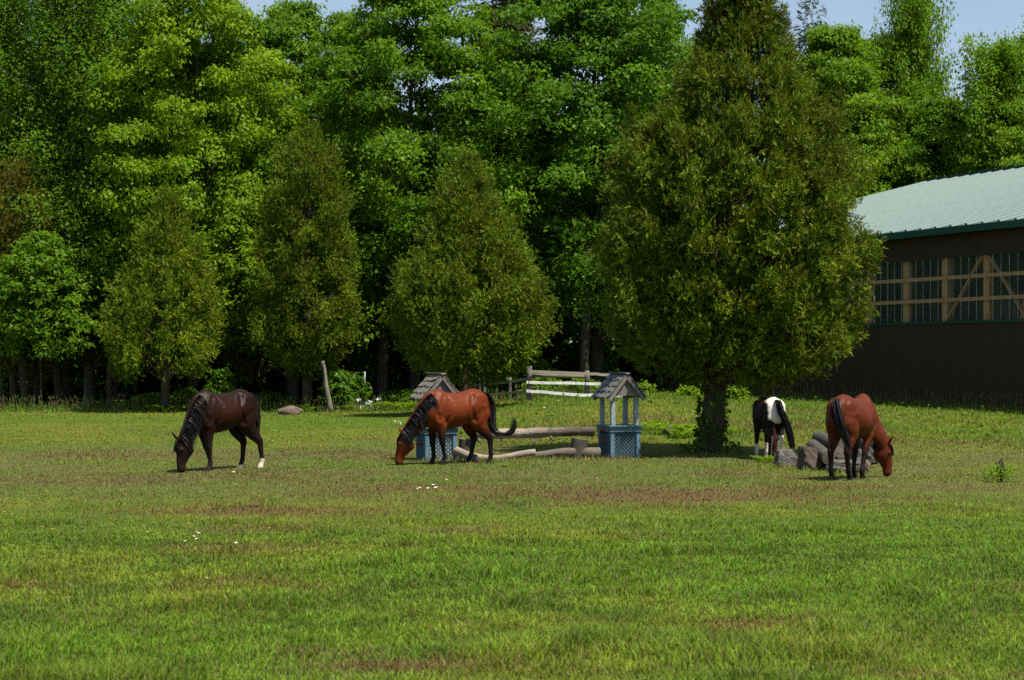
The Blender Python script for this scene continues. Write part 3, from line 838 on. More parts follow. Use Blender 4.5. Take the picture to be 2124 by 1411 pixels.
# ragged leader shoots at the top and thin shoots on the shoulders
rgl = np.random.default_rng(52)
for (x_, yb, yt_, dy, nn_, wd_) in [(1478, 150, -40, .1, 260, 16), (1512, 120, -90, -.1, 300, 18), (1555, 120, -70, .15, 300, 18), (1598, 150, -25, 0, 260, 16), (1632, 180, 45, .1, 180, 14), (1452, 200, 70, .1, 170, 12), (1300, 330, 225, -.5, 110, 12), (1345, 330, 262, -.6, 110, 14), (1395, 290, 205, -.6, 120, 14), (1725, 300, 200, -.4, 120, 14), (1425, 260, 175, -.4, 110, 12)]:
    z0_ = CAMH + (HORIZ - yb) / FP * ZB - bb; z1_ = CAMH + (HORIZ - yt_) / FP * ZB - bb; x0_ = (x_ - 1472) / FP * ZB
    k_ = rgl.random(nn_) ** .8; zz_ = z0_ + (z1_ - z0_) * k_; rr_ = wd_ / FP * ZB * (1.15 - k_) ** .7 * rgl.random(nn_) ** .5; aa_ = rgl.random(nn_) * 6.283
    oo_ = np.stack([np.cos(aa_), np.sin(aa_), np.zeros(nn_)], 1)
    scatter(mbc, SPV, SPF, np.array([x0_, dy, 0]) + oo_ * rr_[:, None] + np.stack([.1 * np.sin(zz_), 0 * zz_, zz_], 1), oo_ * .6 + np.array([0, 0, 1.0]) + rgl.standard_normal((nn_, 3)) * .45, oo_ + rgl.standard_normal((nn_, 3)), .17 * (.7 + .6 * rgl.random(nn_)), np.clip(.30 + .2 * rgl.standard_normal(nn_), 0, 1))
mbc.build('crown', M['cedar'], big, False, 'tint')
mt = MB()
for off, l2, r0 in ((-.11, .060, .165), (.12, .105, .14), (.02, .08, .15)):
    zz = np.array([-.3, .05, .5, 1.1, 1.9, 3.0, 5, 7.5, 9.6]); n = len(zz)
    P = np.stack([off * (1 - .25 * np.exp(-zz)) + l2 * zz + .03 * np.sin(zz * 2 + off * 9), off * .25 + .03 * np.cos(zz * 1.7), zz], 1)
    rr = r0 * np.array([1.5, 1.25, 1.02, .95, .92, .75, .5, .28, .05])
    P2 = catmull(P, 4); add_tube(mt, P2, np.interp(np.linspace(0, 1, len(P2)), np.linspace(0, 1, n), rr), 14, .12, rg=rgc)
sel = rgc.choice(len(C), 150, replace=False)
for i in sel:
    c = C[i] * np.array([1.03, 1.03, 1]); z0 = max(1.9, c[2] - .5 * np.hypot(c[0], c[1])); s0 = np.array([.06 * z0, 0, z0])
    add_tube(mt, catmull([s0, s0 * .45 + c * .55 + np.array([0, 0, -.1]), c], 3), np.linspace(.045, .008, 7), 5, rg=rgc, caps=False)
mt.build('trunk', M['bark_cedar'], big, True)
# ivy and suckers on the trunk foot
rgi = np.random.default_rng(8)
n = 700
an = rgi.random(n) * 2 * np.pi; zi = rgi.random(n) ** 1.8 * 1.5 - .02
rad = .30 - .04 * zi + .07 * rgi.random(n) + (zi < .3) * rgi.random(n) * .35
P = np.stack([rad * np.cos(an) + .06 * zi, rad * np.sin(an) * .8, zi], 1)
keep = (rgi.random(n) < .35 + .65 * (np.sin(an * 3 + 1) > .2))
P = P[keep]; n = len(P)
o_ = unit(P * np.array([1, 1, 0]))
mi = MB(); scatter(mi, LEAF_V, LEAF_F, P, o_ + rgi.standard_normal((n, 3)) * .5 + np.array([0, 0, -.3]), o_ + rgi.standard_normal((n, 3)) * .5, .09 + .05 * rgi.random(n), np.clip(rgi.random(n) * .5, 0, 1))
mi.build('ivy', M['shrub'], big, False, 'tint')

# hemlock and far spruce
def conifer(name, label, x, Z, ytop, ybot, wpx, seed, mat, nb, spb, size):
    zt = CAMH + (HORIZ - ytop) / FP * Z; zl = CAMH + (HORIZ - ybot) / FP * Z; X = pX(x, Z); b = gz(X, Z)
    root = thing(name, label, 'tree', (X, Z, b))
    rg = np.random.default_rng(seed)
    t = rg.random(nb) ** .7; t = np.round(t * 26) / 26 + rg.random(nb) * .012
    z = zt - b - t * (zt - zl); W = wpx / FP * Z
    ang = rg.random(nb) * 6.283; r = W * (.06 + .94 * t ** .75) * (.25 + .75 * rg.random(nb) ** .6) * (1 + .2 * np.sin(ang * 3 + t * 20))
    o = np.stack([np.cos(ang), np.sin(ang), np.zeros(nb)], 1)
    C = o * r[:, None]; C[:, 2] = z - r * .12
    bi = np.repeat(np.arange(nb), spb); n = len(bi)
    P = C[bi] + rg.standard_normal((n, 3)) * np.array([1, 1, .5]) * size * .7
    D = o[bi] + rg.standard_normal((n, 3)) * .5 + np.array([0, 0, -.45])
    N = np.array([0, 0, 1.0]) + rg.standard_normal((n, 3)) * .5
    mb = MB(); scatter(mb, SPV, SPF, P, D, N, size * (.7 + .6 * rg.random(n)), np.clip(.45 + .2 * rg.standard_normal(n), 0, 1))
    mb.build('crown', M[mat], root, False, 'tint')
    link('trunk', trunk_mesh('trunk', rg, zt - b, .22, C, M['bark'], 2, 60), root)
conifer('hemlock_tree', 'brown-green hemlock between the two tallest deep green maples', 1045, 89, -140, 480, 130, 61, 'hemlock', 1500, 5, .42)
conifer('spruce_tree', 'thin grey-green spruce tip against the sky beside the huge cedar', 1685, 125, -6, 330, 70, 62, 'spruce', 420, 5, .40)

# the wood behind: one mass of crowns and undergrowth
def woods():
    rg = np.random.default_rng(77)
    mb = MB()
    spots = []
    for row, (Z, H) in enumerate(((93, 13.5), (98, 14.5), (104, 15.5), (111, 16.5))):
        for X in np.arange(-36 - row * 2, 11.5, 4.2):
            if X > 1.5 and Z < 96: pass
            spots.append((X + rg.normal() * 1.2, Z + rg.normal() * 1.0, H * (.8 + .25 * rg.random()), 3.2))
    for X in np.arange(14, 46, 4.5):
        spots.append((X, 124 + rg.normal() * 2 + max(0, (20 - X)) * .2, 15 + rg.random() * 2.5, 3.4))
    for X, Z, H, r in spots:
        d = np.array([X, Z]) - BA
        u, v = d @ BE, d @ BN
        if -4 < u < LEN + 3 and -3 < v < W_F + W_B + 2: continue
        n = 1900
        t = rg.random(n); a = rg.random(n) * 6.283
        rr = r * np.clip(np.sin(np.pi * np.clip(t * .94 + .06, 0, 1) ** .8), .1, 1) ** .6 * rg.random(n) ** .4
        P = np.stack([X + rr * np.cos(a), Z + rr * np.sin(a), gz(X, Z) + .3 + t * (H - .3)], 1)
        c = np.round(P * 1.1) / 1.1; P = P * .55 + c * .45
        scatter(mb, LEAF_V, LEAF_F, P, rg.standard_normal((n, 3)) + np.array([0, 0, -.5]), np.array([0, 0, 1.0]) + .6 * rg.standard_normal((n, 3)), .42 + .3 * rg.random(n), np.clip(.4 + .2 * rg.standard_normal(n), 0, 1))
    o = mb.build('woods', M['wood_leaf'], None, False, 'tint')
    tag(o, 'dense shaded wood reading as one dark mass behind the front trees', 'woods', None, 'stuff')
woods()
# wooded hillside far off at the left
def hillside():
    rg = np.random.default_rng(78); mb = MB()
    n = 26000
    X = rg.uniform(-95, -20, n); Y = rg.uniform(170, 262, n)
    base = ground_z(X, Y)
    lump = fbm(X, Y, .16, 2, 9) * 7
    P = np.stack([X, Y, base + lump * rg.random(n) ** .35 + 1], 1)
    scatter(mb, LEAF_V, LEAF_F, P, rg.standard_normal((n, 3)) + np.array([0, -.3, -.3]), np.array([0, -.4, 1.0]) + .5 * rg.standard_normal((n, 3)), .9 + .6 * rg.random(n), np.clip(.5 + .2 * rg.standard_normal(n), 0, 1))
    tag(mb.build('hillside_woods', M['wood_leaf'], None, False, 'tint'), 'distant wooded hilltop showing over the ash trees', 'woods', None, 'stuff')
hillside()

# bare trunks standing in the shade at the edge of the wood
rgt = np.random.default_rng(91)
for i, (x, Z, r, lean, yt) in enumerate([(54, 79, .20, -.10, 640), (72, 80, .15, .05, 640), (122, 80, .17, -.05, 640), (142, 82, .22, 0, 640), (229, 80, .13, -.02, 640), (240, 81, .12, .01, 640),
                                      (262, 83, .10, .02, 640), (608, 77, .20, -.04, 640), (790, 80, .24, .05, 600), (1213, 78, .20, .01, 560), (1005, 82, .10, .02, 700)]):
    X = pX(x, Z); b = gz(X, Z); Ht = CAMH + (HORIZ - yt) / FP * Z - b
    lab = ['crooked trunk under the ash, left of its twin', 'straight twin trunk under the ash, leaning the other way', 'leaning grey trunk under the dark ash shade', 'thick dim trunk in the shade under the ash',
           'slim trunk of a close pair left of the pointed cedar', 'second slim trunk of the pair left of the pointed cedar', 'thin pale-flecked trunk just left of the pointed cedar',
           'leaning trunk close beside the tall narrow cedar trunk', 'thick shaded trunk between the metal frame and the first well', 'upright dark trunk behind the plank fence post', 'thin dead stem behind the descending fence rails'][i]
    t = thing('shaded_tree', lab, 'tree', (X, Z, b))
    n = 420; a = rgt.random(n) * 6.283; tt = rgt.random(n)
    rr = 1.6 * rgt.random(n) ** .5
    P = np.stack([lean * Ht + rr * np.cos(a), rr * np.sin(a), Ht * (.9 + .5 * tt)], 1)
    m = MB(); scatter(m, LEAF_V, LEAF_F, P, rgt.standard_normal((n, 3)) + np.array([0, 0, -.5]), np.array([0, 0, 1.]) + .5 * rgt.standard_normal((n, 3)), .28 + .1 * rgt.random(n), np.clip(.3 + .2 * rgt.standard_normal(n), 0, 1))
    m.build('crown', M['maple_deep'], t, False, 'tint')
    m = MB(); zz = np.linspace(-.2, Ht * 1.25, 8)
    add_tube(m, np.stack([lean * zz + .04 * np.sin(zz * 1.3 + i), .03 * np.cos(zz), zz], 1), r * np.array([1.35, 1.05, 1, .95, .9, .85, .75, .5]), 9, .08, rg=rgt)
    m.build('trunk', M['bark'], t, True)
# bleached dead trunk
Zd = 73.5
t = thing('dead_trunk', 'pale bleached dead trunk leaning beside the tall narrow cedar', 'dead tree', (pX(686, Zd), Zd, gz(pX(686, Zd), Zd)))
m = MB(); zz = np.linspace(-.1, 1.95, 8)
add_tube(m, np.stack([-.30 * zz / 1.9 + .02 * np.sin(zz * 5), 0 * zz, zz], 1), np.linspace(.10, .06, 8), 9, .12, rg=rgt)
m.build('trunk', M['bark_birch'], t, True)
m = MB(); add_tube(m, [(-.2, 0, 1.5), (-.28, -.05, 1.75), (-.35, -.1, 1.9)], [.025, .018, .01], 6); m.build('branch_stub', M['bark_birch'], t, True)

# shrubs, saplings, ferns along the wood's edge
def shrub(name, label, cat, x, Z, ytop, wpx, seed, mat='shrub', n=60, leaf=.13, group=None, lean=0, zbf=.08):
    X = pX(x, Z); b = gz(X, Z); H = max(.3, CAMH + (HORIZ - ytop) / FP * Z - b); Rr = wpx / FP * Z
    root = thing(name, label, cat, (X, Z, b), 0, group)
    mb, C, rg = leaf_crown(seed, H, H * zbf, Rr, n, 6, 7, leaf, csize=max(.22, Rr * .35), flat=.6, spread=.11)
    mb.build('foliage', M[mat], root, False, 'tint')
    link('stem', trunk_mesh('stem', rg, H, min(.03, H * .02), C, M['bark'], .1, 14, 0, .7, min(.25, H * .1)), root)
for i, (nm, lab, cat, x, Z, yt, w, mat, n, leaf) in enumerate([
    ('sapling', 'young bushy sapling rising behind the dark brown horse back', 'sapling', 459, 75, 768, 24, 'shrub', 60, .14),
    ('shrub', 'low dark leafy shrub at the foot of the pointed cedar', 'shrub', 315, 77, 822, 55, 'maple_deep', 70, .14),
    ('shrub', 'leafy shrub just behind the dark brown horse neck', 'shrub', 385, 76, 810, 30, 'shrub', 50, .13),
    ('climbing_shrub', 'bright climbing shrub wrapped about the bleached dead trunk', 'shrub', 703, 74.5, 768, 22, 'shrub', 70, .14),
    ('shrub', 'small shrub reaching out beside the metal frame', 'shrub', 733, 76, 775, 22, 'shrub', 40, .14),
    ('shrub', 'dim shrub behind the left fence rails', 'shrub', 1040, 84, 765, 50, 'maple_deep', 70, .15),
    ('shrub', 'leafy bush behind the middle of the plank fence', 'shrub', 1130, 74, 785, 34, 'maple', 70, .15),
    ('shrub', 'leafy bush behind the fence beside the second well roof', 'shrub', 1205, 74, 790, 30, 'maple', 60, .15),
    ('shrub', 'shade-dark bush under the huge cedar left edge by the barn corner', 'shrub', 1245, 85, 700, 24, 'shrub', 60, .18),
    ('shrub', 'small weedy bush against the barn wall right of the second well', 'shrub', 1336, 80, 803, 9, 'fern', 30, .14),
    ('shrub', 'pale green weed bush against the barn left of the cedar trunk', 'shrub', 1430, 76, 806, 9, 'fern', 30, .14),
    ('shrub', 'weedy bush behind the cedar trunk along the barn wall', 'shrub', 1528, 74, 806, 10, 'fern', 30, .14),
    ('shrub', 'small green bush alone on the grass near the bay horse muzzle', 'shrub', 2078, 34.0, 988, 12, 'fern', 18, .042),
    ('shrub', 'undergrowth bush between narrow cedar and pointed cedar', 'shrub', 560, 78, 820, 40, 'shrub', 60, .15),
    ('shrub', 'undergrowth bush behind the first well roof', 'shrub', 840, 78, 815, 45, 'shrub', 60, .15),
    ('shrub', 'tall dim undergrowth bush between egg-shaped cedar and fence', 'shrub', 1090, 80, 720, 55, 'maple_deep', 90, .18),
    ('shrub', 'tall dim undergrowth bush left of the egg-shaped cedar', 'shrub', 760, 82, 720, 55, 'maple_deep', 90, .18),
]):
    shrub(nm, lab, cat, x, Z, yt, w, 300 + i, mat, n, leaf)

shrub('maple_tree', 'low maple in bright leaf above the young sapling', 'tree', 480, 78, 440, 62, 401, 'maple_bright', 170, .16, zbf=.30)
shrub('ash_tree', 'small ash in front of the wood at the left picture edge', 'tree', 85, 78, 480, 105, 402, 'ash', 260, .17, zbf=.30)
def fern_mesh(seed, nf, ln):
    rg = np.random.default_rng(seed); P = []; D = []; N = []; S = []; T = []
    for k in range(nf):
        a = k / nf * 6.283 + rg.random(); L = ln * (.7 + .5 * rg.random()); o = np.array([math.cos(a), math.sin(a), 0]); s = np.array([-o[1], o[0], 0])
        tone = .3 + .5 * rg.random()
        for j in range(11):
            t = (j + 1) / 11; pos = o * L * t * .75 + np.array([0, 0, L * (1.25 * t - .85 * t * t)]); w = L * .30 * math.sin(math.pi * min(1, t * .85 + .12))
            for sg in (-1, 1):
                P.append(pos); D.append(s * sg + o * .45); N.append(np.array([0, 0, 1.]) + .2 * rg.standard_normal(3)); S.append(w); T.append(tone + .1 * rg.normal())
    mb = MB(); tv = LEAF_V.copy(); tv[:, 0] *= .5
    scatter(mb, tv, LEAF_F, np.array(P), np.array(D), np.array(N), np.array(S), np.clip(np.array(T), 0, 1)); return mb.mesh('fern', M['fern'], False, 'tint')
FE = [fern_mesh(5, 8, .62), fern_mesh(6, 9, .55), fern_mesh(7, 7, .7)]
def fern(x, Z, s, lab, grp, seed):
    X = pX(x, Z); o = link('fern', FE[seed % 3], None, (X, Z, gz(X, Z) - .02), (0, 0, seed * 1.3)); o.scale = (s, s, s)
    tag(o, lab, 'fern', grp)
for i, (x, Z, s) in enumerate([(322, 73.5, .9), (343, 73.5, .9), (368, 73.8, .8), (384, 74, .8)]):
    fern(x, Z, s, 'yellow-green fern at the wood edge left of the dark brown horse', 'ferns left of the dark horse', i)
for i, (x, Z, s) in enumerate([(565, 75, .9), (585, 76, 1.0), (622, 74.5, .9), (640, 74.2, .8)]):
    fern(x, Z, s, 'dark green fern at the foot of the tall narrow cedar', 'ferns under the narrow cedar', i + 1)
for i, (x, Z, s) in enumerate([(790, 74, 1.1), (808, 74.5, 1.1), (826, 74, 1.0), (842, 73, 1.0)]):
    fern(x, Z, s, 'fern between the sheeting heap and the first wishing well', 'ferns by the sheeting heap', i)
for i, (x, Z, s) in enumerate([(727, 74, .8), (752, 73, .6)]):
    fern(x, Z, s, ['fern between the bleached dead trunk and the pipe frame', 'small fern right in front of the crumpled sheeting heap'][i], 'ferns by the sheeting heap', i)
for i, (x, Z, s) in enumerate([(1342, 52, .75), (1352, 52.5, .8), (1371, 51, .7), (1398, 50.5, .95), (1412, 49.5, .9), (1425, 50, .9), (1364, 54, .6), (1437, 51, .8)]):
    fern(x, Z, s, 'fern on the bank between the second well and the cedar trunk', 'ferns beside the huge cedar', i)
for i, (x, Z, s) in enumerate([(1510, 51, .7), (1521, 52, .6)]):
    fern(x, Z, s, 'fern on the bank just right of the cedar trunk', 'ferns right of the cedar trunk', i)
for i, (x, Z, s) in enumerate([(1578, 40.2, .42), (1590, 40.0, .45), (1600, 40.3, .4)]):
    fern(x, Z, s, 'bright fern in front of the black and white pony hooves', 'ferns by the pony', i + 2)

# ------------------------------------------------------------------ plank fence
fence = thing('plank_fence', 'weathered white plank fence with grey posts before the dark wood', 'fence', (pX(1097, 70), 70, gz(pX(1097, 70), 70)))
fl = np.array(fence.location)
def fpost(x, y0, y1, Z, r, mat='wood_grey'):
    p = np.array(px(x, y1, Z)) - fl; q = np.array(px(x, y0, Z)) - fl; p[2] -= .3
    m = MB(); add_tube(m, np.linspace(p, q, 6), np.array([1, 1, .97, 1, .95, .9]) * r, 8, .06, rg=rgt); m.build('post', M[mat], fence, True)
fpost(1098, 760, 830, 70, .115); fpost(1218, 769, 818, 70.6, .10); fpost(1300, 778, 822, 71, .10)
fpost(1058, 783, 818, 74, .06); fpost(995, 785, 820, 79, .05, 'galv'); fpost(1005, 780, 822, 78, .06); fpost(985, 795, 826, 80, .06)
def frail(a, b, h, mat, t=.035):
    p = np.array(px(*a)) - fl; q = np.array(px(*b)) - fl
    n = 7; L = np.linspace(p, q, n); L[1:-1, 2] += rgt.normal(0, .008, n - 2)
    m = MB()
    V = []; 
    for i in range(n):
        for dy, dz in ((-t, -h / 2), (t, -h / 2), (t, h / 2), (-t, h / 2)): V.append(L[i] + np.array([0, dy, dz]))
    F = [[i * 4 + k, i * 4 + (k + 1) % 4, i * 4 + 4 + (k + 1) % 4, i * 4 + 4 + k] for i in range(n - 1) for k in range(4)] + [[3, 2, 1, 0], [n * 4 - 4, n * 4 - 3, n * 4 - 2, n * 4 - 1]]
    m.add(V, F); m.build('rail', M[mat], fence)
frail((1103, 771, 69.80), (1221, 776, 70.35), .115, 'rail_grey'); frail((1223, 776, 70.40), (1302, 780, 70.8), .10, 'rail_grey')
frail((1092, 793, 69.80), (1214, 796, 70.38), .10, 'rail_white'); frail((1216, 796, 70.40), (1300, 800, 70.8), .10, 'rail_white')
frail((1092, 811, 69.80), (1168, 817, 70.1), .105, 'rail_white'); frail((1169, 817, 70.1), (1300, 824, 70.8), .105, 'rail_white')
frail((1100, 786, 69.76), (1050, 793, 73.8), .10, 'rail_grey'); frail((1049, 793, 73.9), (970, 803, 80), .10, 'rail_grey')
frail((1090, 812, 70.0), (1050, 817, 73.8), .10, 'rail_grey'); frail((1049, 817, 73.9), (990, 821, 79), .09, 'rail_grey')
frail((1083, 829, 70.6), (1030, 834, 74.2), .10, 'rail_grey')
p0 = np.array(px(1104, 779, 69.95)) - fl; p1 = np.array(px(1212, 782, 70.55)) - fl
m = MB(); add_tube(m, np.linspace(p0, p1, 8), [.06, .065, .06, .07, .065, .06, .065, .06], 8, .06, rg=rgt); m.build('log_rail', M['log_bark'], fence, True)

# ------------------------------------------------------------------ metal frame and sheeting heap
Zf = 76.0
fx = pX(748, Zf)
fr = thing('metal_frame', 'upright grey pipe frame with crossbar standing at the wood edge', 'frame', (fx, Zf, gz(fx, Zf)))
def fp(x, y): return np.array(px(x, y, Zf)) - np.array(fr.location)
for a, b in (((737, 826), (736, 776)), ((755, 825), (757, 771))):
    m = MB(); add_tube(m, [fp(*a), fp(*b)], .027, 8); m.build('upright_pipe', M['galv'], fr, True)
for a, b in (((722, 783), (756, 785)), ((726, 793), (736, 793)), ((712, 829), (756, 825)), ((712, 834), (745, 833))):
    m = MB(); add_tube(m, [fp(*a) + [0, .05, 0], fp(*b) + [0, .05, 0]], .022, 8); m.build('cross_pipe', M['wood_grey'], fr, True)
m = MB(); add_tube(m, [fp(709, 815), fp(709, 846)], .025, 8); m.build('rusty_pipe', M['stump'], fr, True)
rgs = np.random.default_rng(19)
hx = pX(757, 74.5)
heap = thing('sheeting_heap', 'crumpled heap of grey and white torn sheeting below the pipe frame', 'rubbish heap', (hx, 74.5, gz(hx, 74.5)))
for k in range(11):
    c = np.array([rgs.normal() * .30 + .15, rgs.normal() * .2, .1 + .40 * rgs.random()]); s = .06 + .08 * rgs.random()
    gx, gy = np.meshgrid(np.linspace(-1, 1, 5), np.linspace(-1, 1, 5))
    V = np.stack([gx, gy, .45 * rgs.standard_normal((5, 5))], -1).reshape(-1, 3) * s
    Q = np.array(Matrix.Rotation(rgs.random() * 6, 3, 'X') @ Matrix.Rotation(rgs.random() * 6, 3, 'Z'))
    ii = np.arange(25).reshape(5, 5)
    m = MB(); m.add(V @ Q.T + c, np.stack([ii[:-1, :-1], ii[:-1, 1:], ii[1:, 1:], ii[1:, :-1]], -1).reshape(-1, 4)); m.build('sheet', M['plastic'], heap)

# ------------------------------------------------------------------ rocks
def rock_obj(name, label, x, Z, w, d, h, seed, mat, zoff=0.0, rz=0.0, cat='rock', group=None, sharp=.5, x_is_world=False, box=False):
    rg = np.random.default_rng(seed)
    bm = bmesh.new(); bmesh.ops.create_icosphere(bm, subdivisions=4 if cat == 'rock' else 3, radius=1.0)
    V = np.array([v.co[:] for v in bm.verts])
    pn = unit(rg.standard_normal((12, 3))); pd = .58 + .40 * rg.random(12)
    if sharp > .7:
        bx = np.array([[1, 0, .1], [-1, 0, .15], [0, 1, 0], [0, -1, .1], [.05, -.1, 1], [0, 0, -1.0]]) + rg.normal(0, .16, (6, 3))
        pn = np.vstack([unit(bx), pn[:6]]); pd = np.concatenate([.60 + .10 * rg.random(6), .80 + .15 * rg.random(6)])
    dots = np.maximum(V @ pn.T, 1e-3)
    r = np.minimum(1.05, (pd[None] / dots).min(1))
    r = r * (.4 + .6 * sharp) + (.6 - .6 * sharp) * .9
    nn = fbm(V[:, 0] + V[:, 2] * 1.3, V[:, 1] - V[:, 2], 3.0, 4, seed) - .5
    V = V * (r * (1.16 if sharp > .7 else 1.08) * (1 + .26 * nn))[:, None]
    V = V * np.array([w / 2, d / 2, h / 2])
    for v, c in zip(bm.verts, V): v.co = c
    me = bpy.data.meshes.new(name); bm.to_mesh(me); bm.free(); me.materials.append(M[mat])
    me.polygons.foreach_set('use_smooth', np.full(len(me.polygons), sharp < .7))
    X = x if x_is_world else pX(x, Z)
    o = link(name, me, None, (X, Z, gz(X, Z) + zoff), (0, 0, rz))
    return tag(o, label, cat, group)
rock_obj('boulder', 'flat pinkish boulder in the grass before the narrow cedar', 599, 71.5, 1.02, .7, .42, 3, 'rock_pink', .10)
rock_obj('boulder', 'grey flat-topped block behind the pony, first of the rock row', 1630, 38.7, .52, .40, .44, 4, 'rock', .16, .15, sharp=.85)
rock_obj('boulder', 'rust-stained wedge-shaped boulder between flat block and log pile', 1676, 37.6, .44, .42, .58, 5, 'rock_rust', .22, .5, sharp=.9)
rock_obj('boulder', 'dark boulder shaded behind the rust-stained wedge', 1697, 38.2, .40, .40, .42, 6, 'rock', .15, 1.0, sharp=.8)
rock_obj('boulder', 'long low lichened boulder behind the bay horse legs', 1754, 36.9, .78, .40, .30, 7, 'rock', .12, .1, sharp=.8)
rock_obj('boulder', 'mossy brown boulder under the log ends', 1735, 37.9, .5, .45, .42, 8, 'rock_rust', .26, .4, sharp=.7)
rock_obj('boulder', 'blocky grey boulder between the bay horse front legs', 1772, 38.0, .46, .4, .50, 9, 'rock', .22, .7, sharp=.9)
rock_obj('boulder', 'tall pale lichened boulder behind the bay horse front leg', 1803, 38.4, .46, .42, .68, 10, 'rock', .32, .2, sharp=.85)
rock_obj('boulder', 'small pinkish upright stone at the bay horse front hoof', 1797, 36.7, .17, .16, .27, 11, 'rock_pink', .10, .2, sharp=.6)
rock_obj('boulder', 'pale boulder tip at the very back of the rock heap', 1708, 41.5, .30, .3, .45, 12, 'rock', .22, .2, sharp=.8)
rock_obj('boulder', 'half-buried grey stone among ferns beside the cedar trunk', 1397, 50.8, .5, .4, .3, 13, 'rock', .10, .2, sharp=.6)

# ------------------------------------------------------------------ logs
def log_obj(name, label, a, b, r0, r1, mat, seed, cat='log', stubs=(), bend=.03, wob=.10, endmat='log_end', nseg=26):
    a = np.array(a, float); b = np.array(b, float); L = np.linalg.norm(b - a)
    rg = np.random.default_rng(seed)
    root = thing(name, label, cat, tuple(a))
    ang = math.atan2(b[1] - a[1], b[0] - a[0]); pit = -math.asin((b[2] - a[2]) / L)
    root.rotation_euler = (0, pit, ang)
    xx = np.linspace(0, L, nseg)
    P = np.stack([xx, bend * np.sin(xx / L * 4 + seed), bend * np.cos(xx / L * 5 + seed * 2)], 1)
    rr = np.interp(xx, [0, L], [r0, r1]) * (1 + .10 * (fbm(xx * 2.2, xx * 0 + seed, 1.0, 3) - .5) * 2)
    m = MB(); V, F, sg, n = tube(P, rr, 14, True, 0)
    th = np.tile(np.arange(sg), n) / sg * 6.283; xr = np.repeat(xx, sg)
    nz = fbm(np.cos(th) * 1.5 + xr * 1.2, np.sin(th) * 1.5 + seed, 2.0, 4) - .5
    ctr = np.repeat(P, sg, 0); V = ctr + (V - ctr) * (1 + wob * 2 * nz)[:, None]
    m.add(V, F); m.build('bark', M[mat], root, True)
    for e, k in ((0, 0), (n - 1, 1)):
        ring = V[e * sg:(e + 1) * sg]; c = ring.mean(0) + np.array([(-.008 if k == 0 else .008), 0, 0])
        VV = np.vstack([ring, c[None]]); i = np.arange(sg); j = (i + 1) % sg
        F2 = np.stack([np.full(sg, sg), j, i], 1) if k == 0 else np.stack([np.full(sg, sg), i, j], 1)
        m = MB(); m.add(VV, F2); m.build('end_grain', M[endmat], root)
    for (t, dx, dy, dz, rs) in stubs:
        s0 = np.array([t * L, 0, 0]); m = MB()
        add_tube(m, [s0, s0 + np.array([dx * .5, dy * .5, dz * .6]), s0 + np.array([dx, dy, dz])], [rs, rs * .8, rs * .35], 7, .1, rg=rg); m.build('branch_stub', M[mat], root, True)
    return root
ZL = 41.9
log_obj('rail_log', 'long weathered log resting on two stumps as a jump rail, sunlit-coloured end behind the bay', px(974, 898, ZL), px(1233, 897, ZL + .1), .120, .095, 'rail_log', 4, 'log',
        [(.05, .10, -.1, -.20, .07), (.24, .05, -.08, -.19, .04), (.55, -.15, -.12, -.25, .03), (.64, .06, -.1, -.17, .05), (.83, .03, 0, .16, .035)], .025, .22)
gA = px(983, 949, 41.2); gA.z = gz(gA.x, gA.y) + .08; gB = px(1108, 944, 41.6); gB.z = gz(gB.x, gB.y) + .09
log_obj('ground_log', 'bleached log lying in the grass below the jump rail', gA, gB, .062, .075, 'log_pale', 7, bend=.05, wob=.3)
gA = px(1107, 943, 41.75); gA.z = gz(gA.x, gA.y) + .08; gB = px(1243, 943, 42.0); gB.z = gz(gB.x, gB.y) + .12
log_obj('ground_log', 'grey log on the ground running up to the second wishing well', gA, gB, .085, .12, 'log_bark', 8, bend=.03, wob=.25)
gA = px(938, 930, 41.2); gA.z = gz(gA.x, gA.y) + .22; gB = px(986, 953, 40.5); gB.z = gz(gB.x, gB.y) + .08
log_obj('ground_log', 'short pale log end slanting out beside the first wishing well', gA, gB, .09, .085, 'log_pale', 9, bend=.01, wob=.16, nseg=12)
# stumps carrying the rail
def stump(label, x, Z, w, h, lean, seed):
    X = pX(x, Z); b = gz(X, Z); root = thing('stump', label, 'stump', (X, Z, b))
    rg = np.random.default_rng(seed)
    m = MB(); zz = np.linspace(-.05, h, 6); P = np.stack([lean * zz, 0 * zz, zz], 1)
    V, F, sg, n = tube(P, w / 2 * np.array([1.05, 1.02, 1, 1, .99, .98]), 14, True, .05, rg); m.add(V, F); m.build('bark', M['stump'], root, True)
    ring = V[-sg:]; m = MB(); m.add(np.vstack([ring, ring.mean(0)[None] + [0, 0, .006]]), np.stack([np.full(sg, sg), np.arange(sg), (np.arange(sg) + 1) % sg], 1)); m.build('cut_top', M['log_end'], root)
stump('dark leaning stump under the jump rail beside the second well', 1197, ZL + .05, .36, .42, .14, 5)
stump('dark stump under the pale rail end behind the bay horse', 965, ZL + .1, .32, .42, .05, 6)
# stacked logs by the rocks
log_obj('cut_log', 'upper grey lichened log of the pile, partly behind the bay horse', px(1697, 908, 38.9), px(1748, 930, 37.9), .135, .15, 'log_dark', 14, bend=.0, wob=.12, nseg=14)
log_obj('cut_log', 'lower grey log of the pile slanting over the rust-stained rock', px(1686, 926, 38.5), px(1719, 950, 37.3), .135, .13, 'log_dark', 15, bend=.0, wob=.12, nseg=14)

